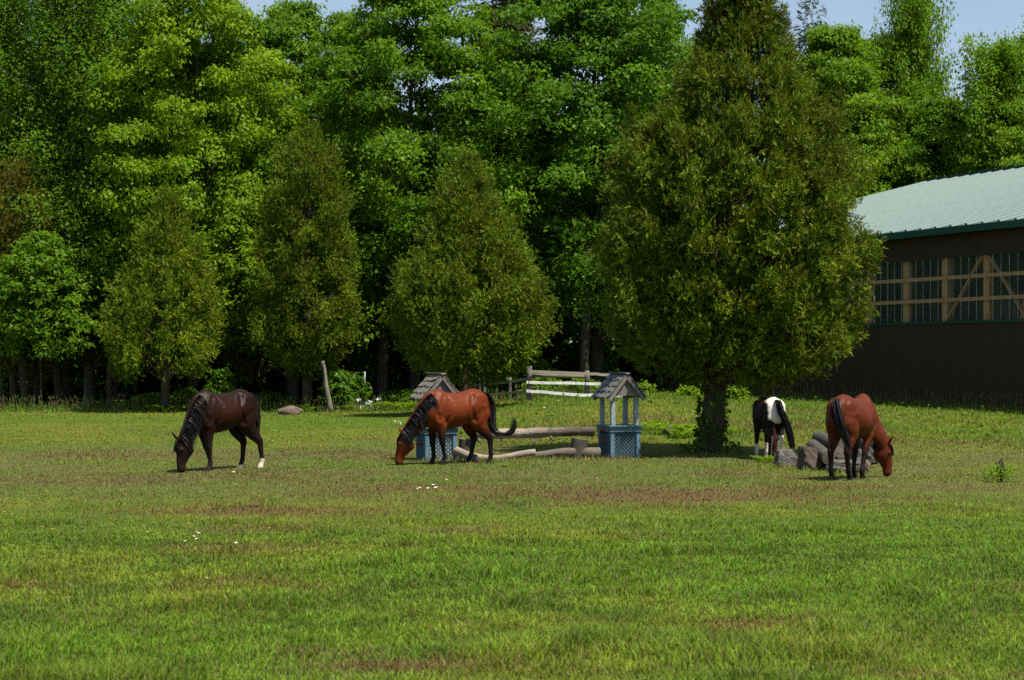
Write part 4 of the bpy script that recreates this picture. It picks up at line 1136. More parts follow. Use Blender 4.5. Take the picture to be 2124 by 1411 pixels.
# ------------------------------------------------------------------ wishing wells (jump stands)
def lattice(mb, w, h, step, sw, th, org, ex, ez, en):
    """Crossed strips clipped to a w x h rectangle."""
    for sg in (1, -1):
        c = -h if sg > 0 else 0
        end = w if sg > 0 else w + h
        while c < end:
            pts = []
            for x, z in ([(c, 0), (c + h, h)] if sg > 0 else [(c, 0), (c - h, h)],):
                pts = [np.array(x, float), np.array(z, float)]
            p, q = pts
            d = q - p
            t0, t1 = 0.0, 1.0
            if d[0] > 0: t0 = max(t0, (0 - p[0]) / d[0]); t1 = min(t1, (w - p[0]) / d[0])
            else: t0 = max(t0, (w - p[0]) / d[0]); t1 = min(t1, (0 - p[0]) / d[0])
            if t1 - t0 > .05:
                a = p + d * t0; b = p + d * t1
                o = (0.0 if sg > 0 else th * 1.05)
                A = org + ex * a[0] + ez * a[1] + en * o; B = org + ex * b[0] + ez * b[1] + en * o
                mb.add(beam_v(A, B, th, sw, en), BEAMF)
            c += step
def well(label, x, Z, rz, back, sh, seed, s=.70):
    X = pX(x, Z); root = thing('wishing_well', label, 'wishing well', (X, Z, gz(X, Z)), rz, 'pair of wishing wells carrying the jump rail')
    h = s / 2; BH = .68
    rg = np.random.default_rng(seed)
    pw = .085
    for sx in (-1, 1):
        for sy in (-1, 1):
            m = MB(); m.add(box_v(sx * (h - pw / 2) - pw / 2, sx * (h - pw / 2) + pw / 2, sy * (h - pw / 2) - pw / 2, sy * (h - pw / 2) + pw / 2, -.03, BH - .11), BOXF); m.build('corner_trim', M['blue_paint'], root)
    for k in range(4):
        q = Matrix.Rotation(k * math.pi / 2, 4, 'Z')
        en = np.array((q @ Vector((0, -1, 0)))[:]); ex = np.array((q @ Vector((1, 0, 0)))[:]); ez = np.array([0, 0, 1.0])
        org = en * (h - .045) - ex * (h - pw) + ez * .0
        w = s - 2 * pw
        # board behind the lattice
        b = [org - en * .012, org + ex * w - en * .012, org + ex * w - en * .03, org - en * .03]
        m = MB(); m.add(np.array(b + [v + ez * (BH - .11) for v in b]), BOXF); m.build('backing_board', M[back], root)
        m = MB(); lattice(m, w, BH - .115, .088, .017, .009, org + en * .004, ex, ez, en); m.build('lattice_panel', M['blue_paint'], root)
        a = en * (h + .008) - ex * (h + (.018 if k % 2 == 0 else -.012)); c = en * (h + .008) + ex * (h + (.018 if k % 2 == 0 else -.012))
        m = MB(); m.add(beam_v(a + ez * (BH - .052), c + ez * (BH - .052), .025, .11), BEAMF); m.build('top_trim', M['blue_paint'], root)
    m = MB(); m.add(box_v(-h - .06, h + .06, -h - .06, h + .06, BH + .006, BH + .032), BOXF); m.build('coping_board', M['blue_paint'], root)
    for sx in (-1, 1):
        for sy in (-1, 1):
            m = MB(); c = h - .07; m.add(box_v(sx * c - .045, sx * c + .045, sy * c - .045, sy * c + .045, BH + .034, 1.44), BOXF); m.build('post', M['post_paint'], root)
    # roof: gables to the front and back, shingled slopes left and right
    hw, ze, zr, yo = h + .075, 1.33, 1.83, h + .085
    for sy in (-1, 1):
        nb = 6
        for i in range(nb):
            x0 = -h - .01 + (s + .02) * i / nb; x1 = x0 + (s + .02) / nb - .005
            f = lambda x_: zr - .06 - (zr - ze) * abs(x_) / hw
            xm = [x0, x1] if x0 * x1 >= 0 else [x0, 0, x1]
            y0, y1 = sorted((sy * (h + .02), sy * (h + .02 - .018)))
            jj = rg.normal() * .003
            lo = [(q_, y0 + jj, 1.36) for q_ in xm] + [(q_, y1 + jj, 1.36) for q_ in xm]; hi = [(q_, y0 + jj, f(q_)) for q_ in xm] + [(q_, y1 + jj, f(q_)) for q_ in xm]
            n_ = len(xm); V = lo + hi; F = []
            for a_ in range(n_ - 1):
                F += [[a_, a_ + 1, 2 * n_ + a_ + 1, 2 * n_ + a_], [n_ + a_ + 1, n_ + a_, 3 * n_ + a_, 3 * n_ + a_ + 1]]
            F += [[0, 2 * n_, 3 * n_, n_], [n_ - 1, 2 * n_ - 1, 4 * n_ - 1, 3 * n_ - 1]]
            m = MB(); m.add(V, F); m.build('gable_board', M['wood_grey'], root)
        for sx in (-1, 1):
            y0 = sy * (yo - .015)
            m = MB(); m.add(beam_v((sx * .02, y0, zr - .055), (sx * hw, y0, ze - .055), .028, .075, (0, 1, 0)) if False else beam_v((sx * .015, y0, zr - .065), (sx * (hw - .01), y0, ze - .065), .025, .075), BEAMF); m.build('barge_board', M['wood_grey'], root)
    sl_ = math.hypot(hw, zr - ze)
    for sx in (-1, 1):
        m = MB(); m.add(np.array([(sx * .0, -yo, zr - .025), (sx * hw, -yo, ze - .025), (sx * hw, yo, ze - .025), (sx * 0, yo, zr - .025), (sx * .0, -yo, zr - .012), (sx * hw, -yo, ze - .012), (sx * hw, yo, ze - .012), (sx * 0, yo, zr - .012)]), BOXF if sx > 0 else BOXF[:, ::-1])
        m.build('roof_deck', M['wood_grey'], root)
        rows, cols = 4, 9
        dirv = np.array([sx * hw, 0, ze - zr]) / sl_; nv = np.array([sx * (zr - ze), 0, hw]) / sl_
        for r_ in range(rows):
            off = (r_ % 2) * .5
            for c_ in range(cols + (r_ % 2)):
                wd = 2 * yo / cols; y0 = -yo + (c_ - off) * wd + .004; y1 = y0 + wd - .008
                y0 = max(y0, -yo - .01); y1 = min(y1, yo + .01)
                if y1 - y0 < .02: continue
                ln = sl_ / rows; s0 = r_ * ln - .03; s1 = (r_ + 1) * ln + .035 + rg.normal() * .018
                lift0 = .002; lift1 = .026 + abs(rg.normal()) * .012; t_ = .014
                P0 = np.array([0, 0, zr]) + dirv * max(s0, 0.0) + nv * lift0; P1 = np.array([0, 0, zr]) + dirv * s1 + nv * lift1
                V = []
                for zof in (0, t_):
                    V += [P0 + nv * zof + [0, y0, 0], P1 + nv * zof + [0, y0 + rg.normal() * .004, 0], P1 + nv * zof + [0, y1 + rg.normal() * .004, 0], P0 + nv * zof + [0, y1, 0]]
                m = MB(); m.add(np.array(V), BOXF if sx > 0 else BOXF[:, ::-1]); m.build('shingle', M[sh], root)
    m = MB(); m.add(beam_v((-.03, -yo - .012, zr + .018), (-.03, yo + .012, zr + .018), .09, .014, (.45, 0, .9)), BEAMF); m.add(beam_v((.045, -yo - .012, zr + .012), (.045, yo + .012, zr + .012), .07, .014, (-.45, 0, .9)), BEAMF); m.build('ridge_board', M[sh], root)
    for z_, ln in ((.60, .09), (.36, .10)):
        m = MB(); m.add(box_v(-h - .045, -h - .012, -.06, .06, z_ - .035, z_ + .035), BOXF); add_tube(m, [(-h - .03, -.01, z_ - .01), (-h - .11, -.01, z_ - .012)], .022, 8)
        o = m.build('jump_cup', M['red_metal'], root); 
    return root
well('blue lattice wishing well with sunlit grey shingle roof, behind the bay horse', 905, 41.25, R(20), 'sunlit_back', 'shingle', 21)
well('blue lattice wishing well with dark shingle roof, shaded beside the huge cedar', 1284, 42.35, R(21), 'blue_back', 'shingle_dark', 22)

# ------------------------------------------------------------------ rope swing under the huge cedar
sx_ = pX(1594, 43.4); sgz = gz(sx_, 43.4)
sw = thing('rope_swing', 'thin rope swing hanging from the huge cedar behind the pony', 'swing', (sx_, 43.4, sgz))
for dx in (-.10, .10):
    m = MB(); add_tube(m, [(dx, 0, .55), (dx + .004, 0, 1.4), (dx, 0, 3.2)], .011, 6); m.build('rope', M['rope'], sw, True)
m = MB(); m.add(box_v(-.2, .2, -.09, .09, .52, .55), BOXF); m.build('swing_seat', M['wood_grey'], sw)

# ------------------------------------------------------------------ horses
def loft(C, T_l, hh, hw, D, seg=20, top=0.0):
    """Rings: centre, lateral axis, dorsal axis, half height, half width; top narrows the upper half."""
    an = np.linspace(0, 2 * np.pi, seg, endpoint=False)
    ca, sa = np.cos(an), np.sin(an)
    V = []
    for c, l, d, a, b in zip(C, T_l, D, hh, hw):
        k = 1 - top * np.clip(sa, 0, 1) ** 1.5
        V.append(c + np.outer(ca * k * b, l) + np.outer(sa * a, d))
    n = len(V); V = np.concatenate(V)
    i = np.arange(seg); j = (i + 1) % seg
    F = np.concatenate([np.stack([k * seg + i, k * seg + j, (k + 1) * seg + j, (k + 1) * seg + i], 1) for k in range(n - 1)])
    V = np.vstack([V, C[0][None], C[-1][None]])
    c0 = np.stack([np.full(seg, n * seg), j, i], 1); c1 = np.stack([np.full(seg, n * seg + 1), (n - 1) * seg + i, (n - 1) * seg + j], 1)
    return V, F, np.concatenate([c0, c1])

def horse(name, label, wx, wZ, head, legs, neck_yaw, head_yaw, head_tilt, scale, coat, tail, mane_side=1, hair=(.012, .010, .010), reach=1.0, nlift=0.0, cat='horse', tuck=0.0):
    """legs: fore-aft shift of the four hooves (left front, right front, left hind, right hind)."""
    mb = MB()
    def add(V, F, F2): k = mb.n; mb.add(V, F); mb.F.append(F2 + k)
    X1 = np.array([0, 1.0, 0]); Z1 = np.array([0, 0, 1.0])
    # trunk
    rows = np.array([(-.815, 1.20, .07, .06), (-.79, 1.20, .17, .14), (-.72, 1.215, .26, .215), (-.60, 1.225, .315, .262), (-.45, 1.225, .335, .282), (-.28, 1.19, .325, .280), (-.10, 1.145, .335, .295),
                     (.08, 1.125, .350, .300), (.24, 1.135, .362, .278), (.38, 1.175, .385, .235), (.50, 1.17, .365, .215), (.61, 1.12, .30, .205), (.70, 1.09, .22, .175), (.765, 1.08, .11, .10)])
    rows[:, 2] *= 1.07; rows[:, 3] *= 1.06; rows[:, 1] -= .022
    rr = catmull(rows, 3)
    C = np.stack([rr[:, 0], 0 * rr[:, 0], rr[:, 1]], 1); n = len(C)
    kb = np.tile(X1, (n, 1)); kd = np.tile(Z1, (n, 1))
    add(*loft(C, kb, rr[:, 2], rr[:, 3], kd, 24, .22))
    # neck
    def rot(v, a):
        c, s = math.cos(a), math.sin(a); return np.array([c * v[0] - s * v[1], s * v[0] + c * v[1], v[2]])
    base = np.array([.42, 0, 1.20])
    nk = np.array([(.34, 1.25, .30, .15), (.46, 1.20, .335, .165), (.60, 1.09, .285, .135), (.76, .90, .215, .100), (.90, .71, .175, .088), (1.0, .585, .150, .084), (1.05, .52, .125, .080)])
    nk = catmull(nk, 3)
    f2 = (nk[:, 0] - .42) * reach + .42; z2 = nk[:, 1] + nlift * np.clip((1.2 - nk[:, 1]) / .7, 0, 1)
    tx = np.gradient(f2); tz = np.gradient(z2); ln = np.hypot(tx, tz); tx /= ln; tz /= ln
    C = []; L = []; D = []
    for i in range(len(nk)):
        w = np.clip((f2[i] - .42) / .45, 0, 1); a = neck_yaw * w
        C.append(base + rot(np.array([f2[i] - .42, 0, z2[i] - 1.20]), a)); L.append(rot(X1, a)); D.append(rot(np.array([-tz[i], 0, tx[i]]), a))
    C = np.array(C); L = np.array(L); D = np.array(D)
    add(*loft(C, L, nk[:, 2], nk[:, 3], D, 20, .25))
    crest = C + D * (nk[:, 2] * .95)[:, None]
    # head
    poll = C[-3] + D[-3] * .02; ha = neck_yaw + head_yaw
    ax = rot(np.array([math.sin(head_tilt), 0, -math.cos(head_tilt)]), ha); fw = rot(np.array([math.cos(head_tilt), 0, math.sin(head_tilt)]), ha); hl = rot(X1, ha)
    hd = np.array([(-.07, .01, .06, .055), (-.02, .02, .105, .085), (.06, .045, .140, .100), (.15, .070, .168, .107), (.22, .066, .160, .100), (.30, .040, .128, .082), (.39, .012, .100, .064), (.47, .004, .086, .057),
                   (.535, .006, .083, .062), (.58, .012, .070, .055), (.615, .018, .035, .035)])
    hd = catmull(hd, 3); hz0 = .0
    hlen = (poll[2] - .015) / max(.3, math.cos(head_tilt))
    sc_h = np.clip(hlen / .615, .85, 1.08)
    HC = np.array([poll + ax * s_ * sc_h - fw * o_ for s_, o_, _, _ in hd]); n = len(hd)
    add(*loft(HC, np.tile(hl, (n, 1)), hd[:, 2] * 1.10, hd[:, 3] * 1.12, np.tile(fw, (n, 1)), 20, .12))
    # nostril and cheek fullness, brow
    for sg in (-1, 1):
        ear0 = poll - ax * .03 + hl * sg * .06 + fw * .04
        tip = ear0 - ax * .15 + fw * (.10) + hl * sg * .075
        mid = (ear0 + tip) / 2 + hl * sg * .012
        EC = np.array([ear0 + ax * .03, ear0, mid, tip * .75 + mid * .25, tip]); et = unit(tip - ear0); el = unit(np.cross(et, fw)); ed = np.cross(el, et)
        add(*loft(EC, np.tile(el, (5, 1)), np.array([.022, .026, .024, .018, .006]), np.array([.025, .034, .038, .024, .006]), np.tile(ed, (5, 1)), 10))
    # legs
    def limb(P, a, b):
        P = catmull(np.array(P, float), 3); a = np.interp(np.linspace(0, 1, len(P)), np.linspace(0, 1, len(a)), a); b = np.interp(np.linspace(0, 1, len(P)), np.linspace(0, 1, len(b)), b)
        T = unit(np.gradient(P, axis=0)); l = np.tile(X1, (len(P), 1)); d = unit(np.cross(T, l))
        add(*loft(P, l, a, b, d, 14))
    LEGP = []
    for k, (sg, d) in enumerate(((1, legs[0]), (-1, legs[1]))):
        y = sg * .135
        P = [(.52, y * .75, 1.18), (.50, y * .95, 1.00), (.44 + .15 * d, y, .84), (.475 + .40 * d, y, .68), (.50 + .62 * d, y, .52), (.505 + .68 * d, y, .46), (.50 + .74 * d, y, .39), (.50 + .88 * d, y, .25), (.505 + .97 * d, y, .165), (.535 + 1.0 * d, y, .10), (.555 + d, y, .055), (.57 + d, y, .0)]
        limb(P, [.15, .175, .130, .098, .070, .070, .054, .043, .052, .046, .060, .070], [.07, .10, .095, .074, .060, .060, .048, .037, .046, .042, .054, .062]); LEGP.append(np.array(P))
    for k, (sg, d) in enumerate(((1, legs[2]), (-1, legs[3]))):
        y = sg * .15
        P = [(-.56, y * .75, 1.28), (-.55, y * .95, 1.08), (-.50 + .10 * d, y * 1.02, .90), (-.55 + .30 * d, y, .74), (-.655 + .5 * d, y * .95, .60), (-.70 + .62 * d, y * .92, .525), (-.69 + .70 * d, y * .92, .44), (-.675 + .84 * d, y * .92, .28), (-.66 + .96 * d, y * .92, .17), (-.625 + d, y * .92, .10), (-.605 + d, y * .92, .055), (-.59 + d, y * .92, .0)]
        limb(P, [.20, .265, .230, .152, .098, .080, .064, .050, .056, .047, .060, .070], [.12, .14, .125, .092, .066, .057, .050, .040, .047, .042, .054, .062]); LEGP.append(np.array(P))
    # gluteal and shoulder masses
    def blob(c, r):
        bm = bmesh.new(); bmesh.ops.create_icosphere(bm, subdivisions=3, radius=1)
        V = np.array([v.co[:] for v in bm.verts]) * r + c; F = np.array([[v.index for v in f.verts] for f in bm.faces]); bm.free(); mb.add(V, F)
    for sg in (-1, 1):
        blob(np.array([-.52, sg * .13, 1.30]), np.array([.24, .145, .20])); blob(np.array([.46, sg * .135, 1.12]), np.array([.16, .105, .24]))
        blob(np.array([.60, sg * .10, .98]), np.array([.10, .085, .12]))
        blob(poll + ax * .16 - fw * .13 + hl * sg * .055, np.array([.06, .05, .085]) ); blob(poll + ax * .15 + fw * .05 + hl * sg * .075, np.array([.04, .03, .045]))
    me0 = mb.mesh('tmp', None)
    tmp = link('tmp_body', me0)
    rm = tmp.modifiers.new('r', 'REMESH'); rm.mode = 'VOXEL'; rm.voxel_size = .016; rm.use_smooth_shade = True
    sm = tmp.modifiers.new('s', 'SMOOTH'); sm.factor = .5; sm.iterations = 7
    dg = bpy.context.evaluated_depsgraph_get(); ev = tmp.evaluated_get(dg)
    me = bpy.data.meshes.new_from_object(ev); me.name = 'body'
    bpy.data.objects.remove(tmp); bpy.data.meshes.remove(me0)
    nv = len(me.vertices); co = np.zeros(nv * 3, np.float32); me.vertices.foreach_get('co', co); co = co.reshape(-1, 3).astype(float)
    def dist(P):
        best = np.full(nv, 9.0)
        for a, b in zip(P[:-1], P[1:]):
            ab = b - a; t = np.clip(((co - a) @ ab) / (ab @ ab), 0, 1); best = np.minimum(best, np.linalg.norm(co - (a + t[:, None] * ab), axis=1))
        return best
    no = np.zeros(nv * 3, np.float32); me.vertices.foreach_get('normal', no); no = no.reshape(-1, 3)
    side = sstep(.06, .14, np.abs(co[:, 1])) * (np.abs(no[:, 1]) > .15)
    def d2(P):
        q = co[:, [0, 2]]; best = np.full(nv, 9.0)
        for a, b in zip(P[:-1], P[1:]):
            a = np.array(a); b = np.array(b); ab = b - a; t = np.clip(((q - a) @ ab) / (ab @ ab), 0, 1); best = np.minimum(best, np.linalg.norm(q - (a + t[:, None] * ab), axis=1))
        return best
    dz = np.zeros(nv)
    for P_, dep, wd_ in (([(.30, 1.47), (.21, 1.25), (.25, 1.02), (.36, .86)], .020, .035), ([(-.34, 1.42), (-.24, 1.22), (-.29, 1.04), (-.38, .90)], .030, .040), 
                       ([(.58, 1.30), (.55, 1.08), (.50, .93)], .020, .035), ([(-.52, 1.15), (-.60, .95), (-.58, .80)], .014, .03), ([(.38, 1.40), (.50, 1.15)], .012, .03)):
        d_ = d2(P_); dz -= dep * np.exp(-(d_ / wd_) ** 2) * (co[:, 0] < .72); dz += dep * .45 * np.exp(-((d_ - wd_ * 2) / wd_) ** 2) * (co[:, 0] < .72)
    dz -= .012 * np.exp(-(((co[:, 0] + .24) / .10) ** 2 + ((co[:, 2] - 1.36) / .10) ** 2))
    dz += .012 * np.exp(-(((co[:, 0] - .02) / .25) ** 2 + ((co[:, 2] - .98) / .16) ** 2))
    co = co + no * (dz * side * .6)[:, None]
    me.vertices.foreach_set('co', co.astype(np.float32).ravel()); me.update()
    dh = np.minimum(dist(np.array([poll, poll + ax * .62])), dist(C[6:]) + .02)
    dl = [dist(P[2:]) for P in LEGP]; dlm = np.min(dl, 0); who = np.argmin(dl, 0)
    leg = (co[:, 2] < .95) & (dlm < dh)
    sh_ = (co - poll) @ ax
    inf = dict(co=co, leg=leg, who=who, head=(dist(np.array([poll + ax * .02, poll + ax * .62])) < .17) & (~leg), s=sh_, fw=(co - poll) @ fw, neck=(dist(C[8:]) < .24) & (~leg) & (co[:, 0] > .5))
    col = np.clip(coat(inf), 0, 1)
    at = me.attributes.new('coat', 'FLOAT_COLOR', 'POINT'); at.data.foreach_set('color', np.concatenate([col, np.ones((nv, 1))], 1).astype(np.float32).ravel())
    me.materials.append(M['coat'])
    me.polygons.foreach_set('use_smooth', np.full(len(me.polygons), True))
    hdv = Vector((math.cos(head), math.sin(head)))
    Xw = pX(wx, wZ); X0 = Xw - hdv.x * .40 * scale; Y0 = wZ - hdv.y * .40 * scale
    root = thing(name, label, cat, (X0, Y0, gz(X0, Y0) - .012), head); root.scale = (scale,) * 3
    link('body', me, root)
    # eyes
    for sg in (-1, 1):
        bm = bmesh.new(); bmesh.ops.create_uvsphere(bm, u_segments=10, v_segments=8, radius=.021); m2 = bpy.data.meshes.new('eye'); bm.to_mesh(m2); bm.free(); m2.materials.append(M['eye'])
        link('eye', m2, root, tuple(poll + ax * .155 * sc_h + fw * .035 + hl * sg * .114))
    # mane
    rg = np.random.default_rng(int(wx)); mm = MB()
    def strand(P, w, c):
        P = np.array(P); T = unit(np.gradient(P, axis=0)); s = unit(np.cross(T, rg.standard_normal(3))); nn_ = len(P)
        ww = np.linspace(1, .25, nn_)[:, None] * w
        V = np.concatenate([P - s * ww, P + s * ww]); F = [[i, i + 1, nn_ + i + 1, nn_ + i] for i in range(nn_ - 1)]
        mm.add(V, F, np.array([c[0], c[1], c[2], 1]))
    cr = crest[3:-1]; La = L[3:-1]; hwid = nk[3:-1, 3]
    tot = 1500
    for k in range(tot):
        u = rg.random() * (len(cr) - 1.001); i = int(u); f = u - i
        p = cr[i] * (1 - f) + cr[i + 1] * f; l = (La[i] * (1 - f) + La[i + 1] * f) * mane_side; hwv = hwid[i] * (1 - f) + hwid[i + 1] * f
        Dd = unit(D[3 + i] * (1 - f) + D[4 + i] * f)
        p = p - Dd * .015 + l * rg.normal() * .012
        lnm = (.20 + .12 * rg.random()) * (1.0 if rg.random() < .9 else .6)
        q1 = p + l * (hwv * .62 + .008) + Dd * .012 + Z1 * (-.015); q2 = p + l * (hwv * 1.04 + .026) - Dd * lnm * .4 - Z1 * lnm * .15; q3 = p + l * (hwv * 1.1 + .034) - Dd * lnm * .75 - Z1 * lnm * .45 + rg.normal(0, .02, 3)
        cc = np.array(hair) * (.6 + .9 * rg.random()); strand([p, q1, q2, q3], .006, cc)
    for k in range(150):     # forelock
        p = poll - ax * .02 + fw * .075 + hl * rg.normal() * .03; q = p + ax * (.10 + .14 * rg.random()) + fw * .045 + hl * rg.normal() * .03
        strand([p, (p + q) / 2 + fw * .015, q], .010, np.array(hair) * (.6 + .9 * rg.random()))
    mm.build('mane', M['hair'], root, True, 'tint')
    # tail
    mm = MB(); tp = np.array(tail, float)
    for k in range(420):
        ph = rg.random() * 6.283; rad = math.sqrt(rg.random())
        frac = .52 + .48 * rg.random() ** .8
        Pt = catmull(tp, 4); nmax = max(4, int(len(Pt) * frac)); Pt = Pt[:nmax]
        u = np.linspace(0, frac, nmax); wv = .022 + .050 * np.sin(np.pi * np.clip(u * .8 + .08, 0, 1))
        offs = np.array([math.cos(ph), math.sin(ph), .3 * math.sin(ph * 2)])
        Pt = Pt + offs[None] * (wv * rad)[:, None] + np.cumsum(rg.normal(0, .005, Pt.shape), 0) * np.array([1, 1, .4])
        strand(Pt, .012, np.array(hair) * (.5 + 1.0 * rg.random()))
    V, F, sg_, n_ = tube(catmull(tp, 4)[:14], np.linspace(.035, .045, 14), 8); mm.add(V, F, np.array([hair[0], hair[1], hair[2], 1]))
    mm.build('tail', M['hair'], root, True, 'tint')
    return root

def mixc(a, b, k):
    k = np.asarray(k)[:, None]; return a * (1 - k) + np.array(b) * k
def coat_bay(base, dark, knee=.62):
    def f(i):
        co = i['co']; n = len(co); c = np.tile(np.array(base, float), (n, 1))
        nz = fbm(co[:, 0] * 3, co[:, 2] * 3 + co[:, 1] * 3, 1.0, 3)
        c *= (.86 + .28 * nz)[:, None]
        k = sstep(knee + .22, knee - .12, co[:, 2]) * i['leg']; c = mixc(c, dark, k)
        k = sstep(.40, .60, i['s']) * i['head']; c = mixc(c, np.array(base) * .55 + .01, k * .75)
        hoof = (i['leg'] & (co[:, 2] < .055)); c[hoof] = (.03, .026, .022)
        return c
    return f
def coat_seal(i):
    co = i['co']; n = len(co); c = np.tile(np.array([.0125, .0045, .0030]), (n, 1))
    nz = fbm(co[:, 0] * 2.5, co[:, 2] * 2.5 + co[:, 1] * 2, 1.0, 3); c *= (.75 + .5 * nz)[:, None]
    warm = np.exp(-(((co[:, 0] + .05) / .45) ** 2 + ((co[:, 2] - 1.1) / .28) ** 2)); c = mixc(c, (.027, .0072, .0034), warm * .8)
    c = mixc(c, (.014, .010, .010), sstep(.85, .55, co[:, 2]) * i['leg']); c = mixc(c, (.016, .011, .010), i['neck'] * .7)
    c = mixc(c, (.022, .012, .010), i['head'] * .8)
    c = mixc(c, (.56, .47, .42), ((i['who'] == 2) & i['leg'] & (co[:, 2] < .20)).astype(float)); c = mixc(c, (.75, .68, .62), ((i['who'] == 3) & i['leg'] & (co[:, 2] < .085)).astype(float))
    h = i['leg'] & (co[:, 2] < .05) & (i['who'] < 2); c[h] = (.03, .027, .025)
    return c
def coat_pinto(i):
    co = i['co']; n = len(co); c = np.tile(np.array([.012, .0095, .010]), (n, 1))
    wob = (fbm(co[:, 1] * 5, co[:, 2] * 5, 1.0, 3) - .5) * .16
    lo = 1.0 + np.abs(co[:, 1] + .03) * -.6 + .02
    m1 = np.minimum(np.minimum(-.30 + wob - co[:, 0], co[:, 2] - (.93 + np.abs(co[:, 1] + .03) * .4 + wob)), .235 + wob * .6 - co[:, 1])
    c = mixc(c, (.70, .67, .62), sstep(-.015, .03, m1) * (.92 + .08 * fbm(co[:, 1] * 9, co[:, 2] * 9, 1.0, 3)))
    inner = i['leg'] & (co[:, 2] < .62 + wob) & (i['who'] == 3); c[inner] = (.62, .55, .50)
    inner = i['leg'] & (co[:, 2] < .60 + wob) & (i['who'] == 2) & (co[:, 1] < .135); c[inner] = (.55, .50, .47)
    fr_ = i['leg'] & (co[:, 2] < .40 + wob) & (i['who'] < 2); c[fr_] = (.60, .54, .5)
    c = mixc(c, (.04, .016, .013), i['head'] * 1.0)
    return c

horse('horse', 'dark brown horse with white hind feet grazing alone on the open grass', 426, 37.35, math.pi + R(51), (-.11, -.37, -.30, -.02), R(4), R(-14), R(2), 1.02, coat_seal,
      [(-.74, 0, 1.46), (-.83, 0, 1.40), (-.88, .01, 1.2), (-.89, .02, .95), (-.885, .02, .7), (-.89, .03, .5)], 1, (.014, .011, .011), .98, .02)
horse('horse', 'bright bay horse with black mane grazing in front of the first wishing well', 908, 39.35, math.pi + R(37), (-.19, -.10, -.195, .135), R(-22), R(-12), R(12), 1.0, coat_bay((.118, .0240, .0062), (.009, .007, .007), .66),
      [(-.74, 0, 1.46), (-.86, .0, 1.42), (-.96, .0, 1.22), (-.96, .0, .95), (-.95, .04, .76), (-1.04, .12, .62), (-1.20, .26, .62), (-1.29, .34, .76), (-1.29, .34, .98)], 1, (.012, .010, .010), 1.12, .02)
horse('horse', 'reddish bay horse seen from behind, grazing beside the rocks and log pile', 1789, 35.0, R(57), (-.20, -.48, -.04, .10), R(-18), R(-36), R(5), .99, coat_bay((.088, .0195, .0070), (.010, .008, .008), .56),
      [(-.74, 0, 1.46), (-.84, -.01, 1.44), (-.90, -.05, 1.25), (-.90, -.13, 1.0), (-.87, -.22, .76), (-.84, -.27, .55)], 1, (.012, .010, .010), 1.02, .03)
horse('pony', 'black and white pinto pony seen from behind under the huge cedar', 1583, 41.9, R(99), (.0, .08, .0, .03), R(-42), R(-30), R(5), .87, coat_pinto,
      [(-.74, 0, 1.47), (-.86, -.01, 1.45), (-.93, -.05, 1.25), (-.93, -.16, .98), (-.91, -.27, .70), (-.89, -.33, .42), (-.88, -.34, .28)], 1, (.012, .010, .011), .95, .05, 'pony')

# ------------------------------------------------------------------ grass
def tall_factor(X, Y):
    e = forest_edge(X)
    edge = np.exp(-np.abs(Y - (e - 1.6)) / 1.6) * (Y < e + .6)
    d = np.stack([X - BA[0], Y - BA[1]], -1); v = d @ BN
    barnk = np.exp(-np.abs(v + .9) / .9) * (v < -.15) * (Y > 50)
    bank = sstep(45, 50, Y) * sstep(-3.5, .5, X)
    return edge, barnk, bank, v
BASES = [(pX(x, Z), Z, r) for x, Z, r in [(880, 40.7, .3), (905, 40.8, .3), (935, 40.8, .35), (1250, 41.95, .3), (1283, 41.9, .3), (1318, 41.9, .3), (960, 40.6, .4), (1000, 41.0, .35), (1040, 41.1, .35), (1090, 41.3, .3), (1130, 41.4, .3), (1180, 41.5, .3), (1225, 41.7, .3),
    (1475, 42.8, .55), (1440, 43.0, .4), (1512, 43.0, .4), (1610, 38.3, .3), (1635, 38.25, .3), (1660, 37.1, .3), (1690, 37.2, .3), (1725, 36.6, .3), (1755, 36.5, .3), (1785, 36.4, .3), (1810, 37.8, .35)]]
